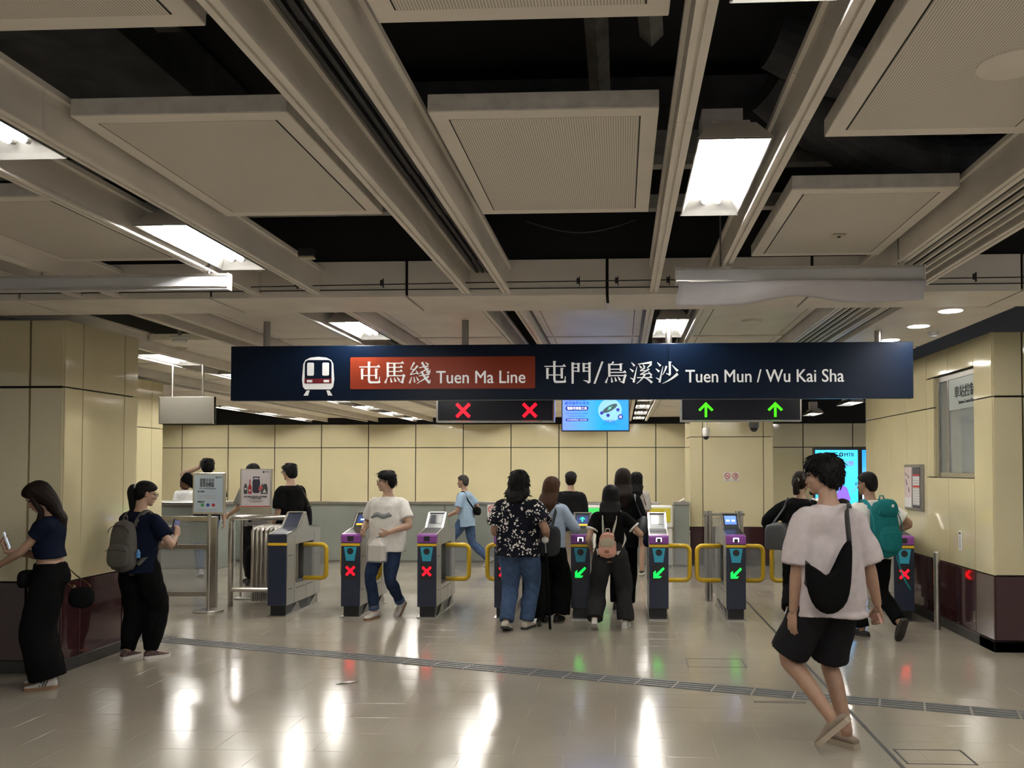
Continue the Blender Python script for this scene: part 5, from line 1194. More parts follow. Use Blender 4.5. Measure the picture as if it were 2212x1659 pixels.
def make_hair(P, root, hr):
    """hr: style, mat, len (head units), vol"""
    st = hr['style']; m = hr['mat']; vol = hr.get('vol', 1.0); ln = hr.get('len', .3); sd = hr.get('seed', 3)
    g = np.random.default_rng(sd); N = 56
    if st == 'short': prof = [(.132,.004,.004,-.012),(.129,.024,.030,-.012),(.119,.045,.056,-.010),(.101,.063,.079,-.008),(.077,.077,.096,-.006),(.050,.083,.097,-.013),(.020,.085,.082,-.030),(-.010,.083,.064,-.046),(-.040,.075,.046,-.058),(-.070,.056,.026,-.064),(-.085,.03,.010,-.062)]
    elif st in ('long', 'curly', 'bob', 'shag'):
        prof = [(.136,.004,.004,-.014),(.133,.024,.030,-.014),(.122,.047,.058,-.012),(.103,.066,.080,-.010),(.075,.081,.096,-.012),(.040,.089,.094,-.022),(.0,.092,.084,-.034),(-.04,.093,.076,-.043),(-.07,.094,.070,-.050)]
        k = hr.get('w', 1.0); n = 8
        for i in range(1, n+1):
            t = i/n; z = -.07-(ln-.07)*t
            wv = .094*(1+.10*math.sin(math.pi*t))*k*(1-.45*t**3); prof.append((z, wv, .062*(1-.35*t), -.052-hr.get('back', .085)*min(1, max(0, (-.07-z)/.12))))
        prof.append((-ln-.03, .03*k, .012, -.06-hr.get('back', .085)*min(1, max(0, (ln-.07)/.12))))
    elif st == 'pony': prof = [(.130,.004,.004,-.012),(.127,.024,.030,-.012),(.117,.045,.056,-.010),(.099,.062,.078,-.008),(.075,.075,.094,-.006),(.050,.081,.094,-.013),(.020,.082,.080,-.030),(-.010,.080,.062,-.044),(-.040,.070,.044,-.054),(-.065,.05,.025,-.058),(-.08,.02,.010,-.056)]
    prof = [np.array(p) for p in prof]; PR = catmull(prof, 5); t = np.arange(N)*2*math.pi/N; rings = []
    ph = g.uniform(0, 6.28, 6); amp = hr.get('rough', .02)
    for z, w, d, y in PR:
        rr = 1+amp*(np.sin(13*t+ph[0]+z*9)+.7*np.sin(23*t+ph[1]-z*14)+.5*np.sin(37*t+ph[2]+z*25))
        if st == 'curly': rr = rr+.035*np.sin(9*t+z*75+ph[3])+.03*np.sin(15*t-z*95+ph[4])
        w_ = max(w, .002)*vol; d_ = max(d, .002)*vol
        loc = np.stack([w_*rr*np.cos(t), y+d_*rr*np.sin(t), np.full(N, z)], 1)
        rings.append(P.hc+loc @ P.RH.T)
    # long hair hangs with gravity below the nape
    if st in ('long', 'curly', 'bob', 'shag') and hr.get('hang', True):
        hy = P.RH @ npv(0, 1, 0); yaw = math.atan2(-hy[0], hy[1]); RU = rotm(yaw, 0, 0)
        nape = P.hc+P.RH @ npv(0, -.03, -.05)
        for i, (z, w, d, y) in enumerate(PR):
            if z < -.05:
                b = min(1, (-.05-z)/.08); loc = (rings[i]-nape) @ P.RH; rings[i] = rings[i]*(1-b)+(nape+loc @ RU.T)*b
    mb = MB().loft(rings); ho = mb.build('hair', m, root, smooth=True)
    locks = hr.get('locks', 0)
    if locks:
        lk = MB(); up = hr.get('lift', .012)
        for i in range(locks):
            a = g.uniform(0, 6.28); zi = int(g.uniform(2, len(PR)*hr.get('lockz', .75))); ring = rings[zi]; j = int(a/6.283*N) % N
            p = ring[j]; c = rings[zi].mean(0); o_ = unit(p-c); dn = unit(rings[min(zi+3, len(rings)-1)][(j+int(g.integers(-2, 3))) % N]-p)
            L = g.uniform(.03, .065)*hr.get('lockl', 1.0); side_ = unit(np.cross(o_, dn)); w = g.uniform(.004, .008)
            pts = [p-o_*.004, p+dn*L*.45+o_*up*g.uniform(.4, 1.3), p+dn*L+o_*up*g.uniform(.0, 1.6)+side_*g.uniform(-.012, .012)]
            limb(lk, pts, [w, w*.8, .001], 5, 2, flat=.5, caps=False)
        lk.build('hair_lock', m, ho, smooth=True, fix=False)['kind'] = 'stuff'
    if hr.get('front'):
        for q in (-1, 1):
            fm = MB(); a = P.hp(q*.060, .050, .075); pts = [a, P.hp(q*.084, .045, .02), P.hp(q*.088, .045, -.05), P.hp(q*.092, .05, -.12), P.hp(q*.10, .075, -.12)+npv(0,0,-.10), P.hp(q*.095, .09, -.12)+npv(0,0,-.20)]
            limb(fm, pts, [.014,.030,.036,.036,.032,.008], 14, 4, flat=.6, fdir=(0,1,.1)); fm.build('hair_front', m, ho, smooth=True, fix=False)
    if st == 'pony':
        b = P.hp(0, -.100, hr.get('pz', .045)); hy = P.RH @ npv(0, 1, 0); back = unit(npv(-hy[0], -hy[1], 0)); dx = npv(*hr.get('dir', (0, 0, 0)))
        pts = [b-back*.02, b+back*.03, b+back*.045+npv(0,0,-.05)+dx*.3, b+back*.03+npv(0,0,-.14)+dx*.7, b+back*.02+npv(0,0,-ln*.75)+dx, b+back*.02+npv(0,0,-ln)+dx*1.1]
        pm = MB(); limb(pm, pts, [.020,.024,.033,.036,.026,.006], 16, 5); pm.build('ponytail', m, ho, smooth=True, fix=False)
        sc = MB(); limb(sc, [b, b+back*.018], [.025, .025], 14, 2); sc.build('hair_tie', hr.get('tie', mat('tie_grey', (.4,.38,.36), .7)), ho, smooth=True, fix=False)

# ---- things people carry; built in the carrier's local space, kept as things of their own
def carried(P, name, label, cat):
    r = thing(name, label, cat, P.loc, P.rz); r.scale = (P.s,)*3; return r
def rbox(c, X, Y, Z, sx_, sy_, sz_, taper=1.0, p=3.2, n=28, m=12, bulge=0.0):
    """rounded box: superellipse rings stacked along Z; X, Y, Z unit vectors"""
    rings = []; t = np.arange(n)*2*math.pi/n
    for k in range(m+1):
        v = -1+2*k/m; vv = np.sign(v)*abs(v)**.75; q = max(0, 1-abs(vv)**p)**(1/p); q = max(q, .02); tp_ = 1+(taper-1)*(vv+1)/2
        cx = np.sign(np.cos(t))*abs(np.cos(t))**(2/p); cy = np.sign(np.sin(t))*abs(np.sin(t))**(2/p)
        rings.append(c+Z*vv*sz_+(cx*sx_*q*tp_)[:,None]*X+(cy*sy_*q*(1+bulge*(1-vv*vv)))[:,None]*Y)
    return MB().loft(rings)
def ribbon(pts, w, t=.004, ref=(0,0,1), sub=5):
    Q = catmull(pts, sub); L = []; rf = npv(*ref)
    rings = []
    for i, p in enumerate(Q):
        d = unit(Q[min(i+1, len(Q)-1)]-Q[max(i-1, 0)]); a = unit(np.cross(d, rf)); b = np.cross(a, d)
        rings.append(np.array([p-a*w/2-b*t/2, p+a*w/2-b*t/2, p+a*w/2+b*t/2, p-a*w/2+b*t/2]))
    return MB().loft(rings)
def backpack(P, label, m, h=.23, w=.145, d=.075, z=.26, x=0, parts=None, strapm=None, taper=.78, off=.0, hang=0.0):
    r = carried(P, 'backpack', label, 'backpack'); X = unit(P.tp(1,0,z)-P.tp(0,0,z)); Z = unit(P.tp(0,0,1)-P.tp(0,0,0)); Y = np.cross(Z, X)
    c = P.tp(x, -.150-d*.75-off, z-hang); strapm = strapm or m; parts = parts or {}
    rbox(c, X, Y, Z, w, d, h, taper, 3.0).build('main_body', m, r, smooth=True, fix=False)
    rbox(c-Y*d*.85-Z*h*.36, X, Y, Z, w*.82, d*.42, h*.46, .92, 3.0).build('front_pocket', parts.get('pocket', m), r, smooth=True, fix=False)
    zz = [c+X*w*.86*math.cos(a)*.92-Y*(d*.98)+Z*(h*.45+h*.33*math.sin(a)) for a in np.linspace(.1, math.pi-.1, 14)]
    MB().tube(zz, .0035, 6).build('zip', parts.get('zip', RUBBER), r, fix=False)
    zz = [c+X*w*.80*math.cos(a)-Y*(d*1.26)+Z*(-h*.20+h*.06*math.sin(a)) for a in np.linspace(.1, math.pi-.1, 12)]
    MB().tube(zz, .003, 6).build('zip', parts.get('zip', RUBBER), r, fix=False)
    MB().tube([c+Z*h*.96-X*.03+Y*.01, c+Z*(h+.035)-X*.02+Y*.01, c+Z*(h+.035)+X*.02+Y*.01, c+Z*h*.96+X*.03+Y*.01], .007, 8).build('grab_loop', strapm, r, smooth=True, fix=False)
    for q in (-1, 1):
        a = c+X*q*w*.45+Z*h*.72+Y*d*.8
        pts = [a, P.tp(q*.085, -.125, .44), P.tp(q*.105, -.06, .515), P.tp(q*.115, .03, .505), P.tp(q*.125, .125, .40), P.tp(q*.150, .10, .25), P.tp(q*.165, .0, .16), c+X*q*w*.9-Z*h*.7+Y*d*.5]
        ribbon(pts, .042, .009, tuple(Y*0+P.tp(0,-1,0)-P.tp(0,0,0)) if False else (q*.5, .3, 1)).build('shoulder_strap', strapm, r, smooth=True, fix=False)
    return r, c, X, Y, Z
def phone(P, k, label, up=True, glow=True, m=None):
    pos, dv, pn, th = P.__dict__['hand'+k]
    r = carried(P, 'phone', label, 'phone')
    return r, pos, dv, pn, th
def slab(c, X, Y, Z, a, b, d): # box with half sizes
    V = [c+X*i*a+Y*j*b+Z*k*d for k in (-1,1) for j in (-1,1) for i in (-1,1)]
    return MB().add(V, [(0,1,3,2),(4,6,7,5),(0,4,5,1),(1,5,7,3),(3,7,6,2),(2,6,4,0)])
# ---- measure: where a sight line meets a plane of the carrier's own space (local y = yl)
def plane_pt(P, px, py, yl=None, xl=None):
    yaw = math.atan2(92,1870); pit = math.atan2(54, math.hypot(1870,92))
    R = np.array([math.cos(yaw), math.sin(yaw), 0]); F = np.array([-math.sin(yaw)*math.cos(pit), math.cos(yaw)*math.cos(pit), math.sin(pit)]); U = np.cross(R, F)
    d = (px-PPX)/FPX*R+(PPY-py)/FPX*U+F; o = npv(0,0,1.68)-npv(*P.loc)
    c, s_ = math.cos(-P.rz), math.sin(-P.rz); M = np.array([[c,-s_,0],[s_,c,0],[0,0,1]])
    d = M @ d; o = (M @ o)/P.s; d = d/P.s
    k = (yl-o[1])/d[1] if yl is not None else (xl-o[0])/d[0]
    return o+d*k
def pad_poly(P, pts, y, th, name, m, r, lv=2):
    """a soft pad with a given outline in the carrier's XZ plane, real thickness th"""
    n = len(pts); c = np.mean(pts, 0)
    rings = []
    for k, (sc, yy) in enumerate(((.55,-th/2),(.93,-th*.42),(1.0,-th*.15),(1.0,th*.15),(.93,th*.42),(.55,th/2))):
        rings.append(np.array([[c[0]+(p[0]-c[0])*sc, y+yy, c[1]+(p[1]-c[1])*sc] for p in pts]))
    o = MB().loft(rings).build(name, m, r, smooth=True); md = o.modifiers.new('s', 'SUBSURF'); md.levels = md.render_levels = lv; return o

# 1 --- walking man in pale T-shirt and dark shorts, nearest the camera
P = make_person('man in pale lilac T-shirt, charcoal shorts and black crossbody bag walking nearest the camera', (1.265, 5.36), 24, 1.755,
    pose=dict(hipz=.895, lean=3, side=1, footR=(.090,-.03,.082,12,0), footL=(-.075,-.10,.205,42,-44), kpoleL=(-.45,1,0), kpoleR=(-.1,1,0), handL=(-.235,.03,.775), epoleL=(-.8,-.7,0), handR=(.335,-.02,.80), epoleR=(.5,-1,0), palmR=(-1,.2,0), curlR=48, curlL=15, head=(38,-4,0), twist=-4),
    skin=SKIN2, hair=dict(style='short', mat=HAIRM, vol=1.15, rough=.014, locks=300, lift=.006, lockl=1.1, lockz=.85, seed=5), near=True, glasses=True, beard=True,
    top=dict(mat=C_LILAC, ease=.034, hem=-.135, loose=.035, sleeve=.96, sr=(.080,.090,.098), fold=.0055, ffreq=10), bottom=dict(name='shorts', mat=C_CHAR, kind='trousers', ease=.02, endL=.93, endR=.985, rads=[.112,.118,.112,.104,.07], fold=.004, ffreq=9, rise=.1),
    shoes=dict(upper=SHOET, sole=mat('sole_tan', (.36,.30,.23), .7), low=.72, thick=.03))
r = carried(P, 'crossbody_bag', 'black crescent crossbody bag on the back of the man in shorts', 'bag'); yb = -.215
outl = [plane_pt(P, a, b, yb) for a, b in ((1741,1205),(1752,1243),(1775,1250),(1806,1237),(1824,1212),(1830,1165),(1839,1165),(1838,1215),(1836,1262),(1829,1304),(1808,1324),(1786,1330),(1762,1317),(1748,1287),(1741,1245))]
pad_poly(P, [(p[0], p[2]) for p in outl], yb, .07, 'bag_body', C_BLACK, r, 1)
a = plane_pt(P, 1835, 1175, yb); b_ = plane_pt(P, 1829, 1100, -.15)
ribbon([a, b_, P.tp(.10,-.085,.515), P.tp(.095,.01,.535), P.tp(.07,.12,.44), P.tp(-.06,.17,.25), P.tp(-.17,.12,.10), P.tp(-.20,-.05,.05), plane_pt(P, 1745, 1215, yb)], .036, .005, (1, .2, .3)).build('strap', RUBBER, r, smooth=True, fix=False)
r = carried(P, 'wallet', 'small pinkish card wallet held by the man in shorts', 'wallet'); hpv, dv, pn, th = P.handR
slab(hpv+dv*.005+th*.02, unit(th+dv*.3), unit(np.cross(unit(th+dv*.3), pn)), pn, .055, .032, .008).build('wallet_body', mat('wallet_rose', (.42,.22,.18), .6), r, fix=False)

# 2 --- woman at the left edge with phone
P = make_person('woman with long dark hair, cropped navy top and wide black trousers at the left edge', (-4.42, 6.52), 112, 1.56, female=True, build=1.08, near=True,
    pose=dict(hipz=.918, lean=2, footL=(-.09,-.02,.082,6,0), footR=(.09,.03,.082,-4,0), handR=(.02,.33,1.14), epoleR=(.6,-.6,-1), handL=(.04,.37,1.03), epoleL=(-.9,-.2,-.8), palmR=(0,-.3,1), palmL=(.5,0,1), curlR=38, head=(14,-32,0), hdirR=(-.1,.3,1), curlL=20),
    hair=dict(style='long', mat=HAIRD, len=.34, vol=1.10, w=1.12, rough=.016, front=True), top=dict(name='crop_top', mat=C_NAVY, hem=.16, ease=.012, sleeve=.42, sr=(.062,.066,.068), fold=.002, loose=0),
    bottom=dict(mat=C_BLACK, ease=.012, end=1.97, rads=[.115,.125,.130,.135,.140], fold=.004, rise=.12), shoes=dict(upper=SHOEW, sole=SOLEG, stripes=SHOEB, lace=WHITE))
r, pos, dv, pn, th = phone(P, 'R', 'phone held up by the woman at the left edge'); slab(pos+pn*.012, th, dv, pn, .037, .075, .005).build('phone_body', WHITEPLASTIC, r, fix=False); slab(pos+pn*.018, th, dv, pn, .034, .070, .001).build('phone_screen', mat('phone_screen_dim', (.3,.33,.36), .2, emit=.25, ecol=(.6,.7,.9)), r, fix=False)
r = carried(P, 'shoulder_bag', 'small round black purse on a gold chain at the woman\'s hip', 'bag'); c = npv(.02,-.235,.73)
rbox(c, npv(1,0,0), npv(0,1,0), npv(0,0,1), .055, .10, .095, .8, 2.4).build('bag_body', C_BLACK, r, smooth=True, fix=False)
GOLD = mat('gold_chain', (.55,.45,.25), .3, metal=1)
MB().tube(catmull([c+npv(.04,-.06,.09), npv(.17,-.12,.95), npv(.19,-.02,1.12), npv(.10,.02,1.40)], 5), .005, 6).build('chain', GOLD, r, fix=False); MB().tube(catmull([c+npv(.03,.07,.08), npv(.17,-.02,.92), npv(.15,.05,1.1)], 5), .005, 6).build('chain', GOLD, r, fix=False)
MB().tube([c+npv(.06,.07,.10), c+npv(.065,.06,.03)], .010, 8).build('clasp', GOLD, r, fix=False)
r = carried(P, 'pouch_bag', 'flat black pouch held before the woman at the left edge', 'bag'); rbox(npv(-.02,.17,.91), npv(1,0,0), npv(0,1,0), npv(0,0,1), .13, .05, .075, 1.0, 3).build('bag_body', C_BLACK, r, smooth=True, fix=False)
r = carried(P, 'drink_cup', 'pale plastic bottle in the arm of the woman at the left edge', 'bottle'); MB().lathe([(0,0),(.035,0),(.036,.15),(.025,.18),(.014,.19),(.014,.21),(0,.21)], tuple(P.handL[0]+npv(0,.02,-.09)), 18).build('bottle_body', mat('bottle_clear', (.55,.58,.55), .2, alpha=.6), r, smooth=False)

# 3 --- woman with ponytail and grey backpack
P = make_person('woman with ponytail, navy T-shirt and grey backpack standing by the left pillar', (-4.27, 7.50), -15, 1.54, female=True, build=1.12, near=True, glasses=True,
    pose=dict(hipz=.916, lean=2, footL=(-.10,-.03,.082,0,0), footR=(.12,.05,.082,-30,0), handR=(.19,.27,1.17), epoleR=(1,-.7,-.9), handL=(.0,.30,1.10), epoleL=(-.8,-.5,-1), palmR=(-1,.2,.3), hdirR=(-.1,.4,1), head=(-34,-10,0), curlR=35),
    hair=dict(style='pony', mat=HAIRM, len=.36, vol=1.06, rough=.010, pz=.055), top=dict(mat=C_NAVY, hem=-.08, ease=.022, sleeve=.72, sr=(.070,.076,.078), loose=.015), bottom=dict(mat=C_BLACK, ease=.02, end=1.99, rads=[.112,.112,.098,.094,.062], fold=.006, ffreq=16), shoes=dict(upper=SHOEM, sole=SOLEW, lace=WHITE, thick=.03))
BPG = cloth('backpack_grey', (.105,.098,.092)); rr = backpack(P, 'dark grey fabric backpack worn by the woman with ponytail', BPG, h=.255, w=.160, d=.07, z=.19, taper=.72)
hb = MB(); rr0, c, X, Y, Z = rr; hb.lathe([(0,0),(.018,0),(.020,.05),(.010,.065),(.008,.08),(0,.08)], tuple(c+X*.165-Z*.11+Y*.02), 14).build('hand_gel', mat('gel_blue', (.08,.25,.55), .3), rr0)
r, pos, dv, pn, th = phone(P, 'R', 'lit phone held up by the woman with ponytail'); slab(pos+pn*.012+dv*.02, th, dv, pn, .038, .078, .006).build('phone_body', BLACKPLASTIC, r, fix=False); slab(pos+pn*.004+dv*.02-pn*.0, th, dv, pn, .034, .072, .001).build('phone_back', mat('phone_case', (.15,.16,.35), .3), r, fix=False); slab(pos+pn*.019+dv*.02, th, dv, pn, .035, .074, .001).build('phone_screen', mat('phone_screen_blue', (.3,.35,.6), .2, emit=.6, ecol=(.5,.6,1)), r, fix=False)

# 4 --- man in white T-shirt coming through the gates
P = make_person('man in white T-shirt and dark jeans coming out between the gates', (-2.66, 9.74), 163, 1.65, build=1.04, glasses=True,
    pose=dict(hipz=.885, lean=-1, twist=8, footR=(.085,.12,.082,0,0), footL=(-.075,-.18,.15,4,-36), handL=(-.16,.21,1.00), epoleL=(-.9,-.6,-.3), handR=(.22,.16,1.0), epoleR=(.6,-1,0), head=(-62,0,0), curlL=65, palmL=(1,0,0)),
    hair=dict(style='short', mat=HAIRM, vol=1.08, rough=.015, locks=90, seed=9), top=dict(mat=C_WHITE, ease=.030, hem=-.12, loose=.042, sleeve=.72, sr=(.072,.076,.080)), bottom=dict(mat=C_JEANSD, ease=.012, end=1.84, rads=[.102,.092,.070,.064,.056], cuff=C_JEANS), shoes=dict(upper=SHOEW, sole=SOLEG))
for i, (zz, col_, a0, a1) in enumerate(((.29, (.16,.18,.19), -.13, .13), (.315, (.36,.38,.40), -.11, .10))):
    MB().add([P.tp(x, .176+.002*i-1.6*x*x, zz+dz+.012*math.sin(x*40)) for dz in (-.014, .014) for x in np.linspace(a0, a1, 9)], [(k, k+1, k+10, k+9) for k in range(8)]).build('shirt_print', cloth('print_%d' % i, col_), P.topo, fix=False)
r = carried(P, 'paper_bag', 'white paper cake bag hanging from the hand of the man in white T-shirt', 'bag'); hpv, dv, pn, th = P.handL; c = hpv+npv(.02,.06,-.16)
MB().loft([np.array([c+npv(x*s1, y*s2, z) for x, y in ((-1,-1),(1,-1),(1,1),(-1,1))]) for z, s1, s2 in ((-.13,.085,.05),(.04,.083,.05),(.10,.035,.012),(.125,.03,.008))]).build('bag_body', mat('paper_bag_white', (.66,.62,.57), .7), r)
MB().tube(catmull([c+npv(-.02,0,.12), hpv+npv(-.01,.02,-.01), c+npv(.02,0,.12)], 5), .004, 6).build('handle', BLACKPLASTIC, r, fix=False)
MB().loft([np.array([c+npv(x*s1, y*s2, z) for x, y in ((-1,-1),(1,-1),(1,1),(-1,1))]) for z, s1, s2 in ((-.145,.095,.06),(.05,.10,.065),(.11,.07,.04))]).build('clear_wrap', mat('clear_wrap', (.75,.75,.75), .2, alpha=.25), r)

# 5 --- man in floral shirt with umbrella
P = make_person('person with shoulder length black hair in dark floral shirt and blue jeans', (-1.08, 9.06), -12, 1.655, build=1.16, skin=SKIN2,
    pose=dict(hipz=.885, lean=2, footL=(-.09,-.13,.10,4,-18), footR=(.075,.06,.082,-6,0), handR=(.28,.14,.98), epoleR=(.6,-1,-.4), handL=(-.16,.20,1.00), epoleL=(-.55,-1,-.4), head=(4,0,0), curlR=70, palmR=(-1,.1,-.1)),
    hair=dict(style='shag', mat=HAIRM, len=.21, vol=1.22, w=1.06, rough=.03, locks=160, lift=.014, lockz=.95, seed=4), top=dict(name='floral_shirt', mat=C_FLORAL, ease=.03, hem=-.10, loose=.035, sleeve=.80, sr=(.086,.094,.098), fold=.004), bottom=dict(mat=C_JEANS, ease=.014, end=1.99, rads=[.110,.100,.080,.074,.068], fold=.004), shoes=dict(upper=SHOEC, sole=SOLED))
r = thing('umbrella', 'closed black umbrella with a clear knob held like a cane', 'umbrella', (-.785, 9.02, 0)); MB().tube([(.045,0,.012),(.0,0,.80)], [.014,.022], 10).build('folded_canopy', C_BLACK, r); MB().tube([(.0,0,.80),(-.008,0,.90)], .007, 8).build('shaft', STEELD, r); MB().ellip((-.010,0,.935), (.038,.032,.036)).build('knob', mat('clear_knob', (.7,.72,.72), .08, alpha=.6), r, smooth=True); MB().cyl((.0455,0,0), (.045,0,.02), .006, .012, 8).build('ferrule', STEELD, r)

# 6 --- woman with brown hair and suitcase
P = make_person('woman with long brown hair, pale blue blouse and wide black trousers touching the gate', (-.79, 9.55), -18, 1.575, female=True,
    pose=dict(hipz=.895, lean=4, footL=(-.09,-.05,.082,0,0), footR=(.09,.03,.082,0,0), handR=(.19,.34,1.13), epoleR=(.8,-.4,-1), handL=(-.21,.05,.92), head=(-6,-5,0), curlR=20), hair=dict(style='long', mat=HAIRB, len=.33, vol=1.12, w=1.08, rough=.018), top=dict(name='blouse', mat=C_SKY, ease=.03, hem=-.02, loose=.02, sleeve=1.55, sr=(.072,.074,.066), fold=.005), bottom=dict(mat=C_BLACK, ease=.016, end=1.98, rads=[.118,.128,.135,.145,.155], fold=.005), shoes=dict(upper=SHOEB, sole=SOLED))
r = carried(P, 'tote_bag', 'dark grey tote on the shoulder of the brown haired woman', 'bag'); c = npv(.07,-.225,.97)
rbox(c, unit(npv(1,.1,0)), unit(npv(-.1,1,0)), npv(0,0,1), .15, .06, .19, 1.05, 3.2).build('bag_body', cloth('tote_grey', (.045,.047,.052)), r, smooth=True, fix=False)
ribbon([c+npv(.04,.03,.16), P.tp(.115,-.13,.38), P.tp(.11,-.06,.50), P.tp(.11,.05,.49), P.tp(.13,.11,.35), P.tp(.16,.02,.2)], .035, .006, (.6,.2,1)).build('strap', cloth('tote_grey', (.045,.047,.052)), r, smooth=True, fix=False)
r = thing('suitcase', 'black upright suitcase between the floral shirt and the brown haired woman', 'suitcase', (-.93, 9.36, 0), -.15)
rbox(npv(0,0,.38), npv(1,0,0), npv(0,1,0), npv(0,0,1), .12, .18, .32, 1.0, 4.0).build('shell', C_BLACK, r, smooth=True, fix=False)
for a in (-.085, .085):
    for b_ in (-.13, .13): MB().cyl((a-.012,b_,.03), (a+.012,b_,.03), .03, n=14).build('wheel', RUBBER, r)
MB().tube([(-.07,-.1,.68),(-.07,-.1,.92),(.07,-.1,.92),(.07,-.1,.68)], .010, 8).build('pull_handle', STEELD, r)

# 7 --- girl with pink backpack
P = make_person('girl in black T-shirt, dark grey cargo trousers and white shoes walking to the gate', (-.115, 9.16), -4, 1.50, female=True, build=1.05,
    pose=dict(hipz=.885, lean=3, footL=(-.175,-.17,.135,4,-30), footR=(.17,.08,.082,-8,0), handR=(.275,.22,1.13), epoleR=(1,-.6,-.8), handL=(-.24,.10,.92), head=(0,-4,0), hdirR=(0,.5,1)), hair=dict(style='long', mat=HAIRM, len=.31, vol=1.12, w=1.12, rough=.02), top=dict(mat=C_BLACK, ease=.02, hem=-.03, sleeve=.62, sr=(.070,.074,.078), trim=C_WHITE), bottom=dict(mat=C_GREY, ease=.02, end=1.99, rads=[.118,.116,.106,.108,.106], fold=.007, ffreq=13), shoes=dict(upper=SHOEW, sole=SOLEW, thick=.032))
PINK1 = cloth('backpack_pink', (.62,.33,.26)); PINK2 = cloth('backpack_beige', (.42,.36,.27)); STR = cloth('strap_cream', (.55,.52,.44))
rr0, c, X, Y, Z = backpack(P, 'small pink and beige backpack hanging from the girl\'s shoulders', PINK1, h=.155, w=.115, d=.055, z=.13, strapm=STR, hang=.02, x=-.02, parts=dict(pocket=PINK1, zip=PINK2))
rbox(c-Y*.055+Z*.03, X, Y, Z, .095, .022, .06, .9, 2.6).build('mesh_panel', PINK2, rr0, smooth=True, fix=False); slab(c-Y*.085-Z*.075, X, Z, Y, .025, .018, .002).build('leather_patch', mat('patch_brown', (.25,.10,.05), .6), rr0, fix=False)
MB().ellip(tuple(c+X*.10+Z*.09-Y*.03), (.022,.02,.045), 12, 8).build('charm', C_BLACK, rr0, smooth=True, fix=False)

# 8 --- woman with long dark hair and tote, in the lane
P = make_person('woman with long dark hair in black cardigan just inside the open gate lane', (.02, 10.35), -3, 1.66, female=True,
    pose=dict(hipz=.90, footL=(-.09,.05,.082,0,0), footR=(.08,-.16,.12,0,-25), handR=(.22,.18,1.0), head=(-3,0,0)), hair=dict(style='long', mat=HAIRD, len=.34, vol=1.10, w=1.1, rough=.016), top=dict(name='cardigan', mat=C_BLACK, ease=.03, hem=-.14, loose=.02, sleeve=1.8, sr=(.070,.068,.060)), bottom=dict(mat=C_BLACK, end=1.99, rads=[.105,.098,.084,.08,.078]), shoes=dict(upper=SHOEB, sole=SOLED))
r = carried(P, 'handbag', 'grey leather handbag on the shoulder of the woman in black cardigan', 'bag'); c = npv(.235,-.06,1.02)
rbox(c, unit(npv(1,.4,0)), unit(npv(-.4,1,0)), npv(0,0,1), .09, .13, .14, .55, 2.6).build('bag_body', mat('bag_leather_grey', (.07,.07,.075), .35), r, smooth=True, fix=False)
ribbon([c+npv(.0,-.06,.10), P.tp(.16,-.13,.42), P.tp(.15,-.04,.50), P.tp(.16,.06,.46), c+npv(0,.09,.10)], .028, .006, (.6,.2,1)).build('strap', mat('bag_leather_grey', (.07,.07,.075), .35), r, smooth=True, fix=False)
MB().ellip(tuple(c+npv(.06,-.10,-.17)), (.05,.06,.07), 14, 10).build('navy_pouch', C_NAVY, r, smooth=True, fix=False)

# 9 --- woman with curly hair and shorts, beyond the gates
P = make_person('woman with curly black hair, pale top and shorts beyond the open gates', (.235, 13.65), -8, 1.59, female=True, pose=dict(footL=(-.07,-.05,.10,0,-10), footR=(.08,.05,.10,0,0), head=(-6,0,0)), hair=dict(style='curly', mat=HAIRM, len=.32, vol=1.18, w=1.1, rough=.03), top=dict(name='blouse', mat=C_PALE, ease=.02, hem=-.06, sleeve=.9), bottom=dict(name='shorts', mat=C_WHITE, end=.42, rads=[.11,.112,.11,.1,.1]), shoes=dict(upper=SHOEB, sole=SOLEW, low=.6, thick=.03))
r = carried(P, 'sling_bag', 'dark red sling bag on the curly haired woman', 'bag'); rbox(npv(.19,.0,.98), npv(1,0,0), npv(0,1,0), npv(0,0,1), .04, .10, .09, .9, 2.6).build('bag_body', cloth('bag_wine', (.10,.02,.03)), r, smooth=True, fix=False); ribbon([npv(.19,.0,1.06), P.tp(.15,-.10,.35), P.tp(.10,-.05,.515), P.tp(.1,.06,.48), P.tp(.15,.11,.3), npv(.20,.04,1.05)], .025, .005, (.6,.2,1)).build('strap', cloth('bag_wine', (.10,.02,.03)), r, smooth=True, fix=False)
# 10 --- man with cap
P = make_person('man in dark cap, charcoal sweater and khaki trousers beyond the gates', (-.74, 12.7), -2, 1.60, skin=SKIN, pose=dict(), hair=dict(style='short', mat=HAIRD, vol=1.0), cap=cloth('cap_dark', (.03,.03,.032)), top=dict(name='sweater', mat=C_CHAR, ease=.035, hem=-.10, loose=.02, sleeve=1.85, sr=(.078,.078,.068)), bottom=dict(mat=C_KHAKI, end=1.99, rads=[.11,.108,.1,.1,.1]), shoes=dict(upper=SHOEW, sole=SOLEW))
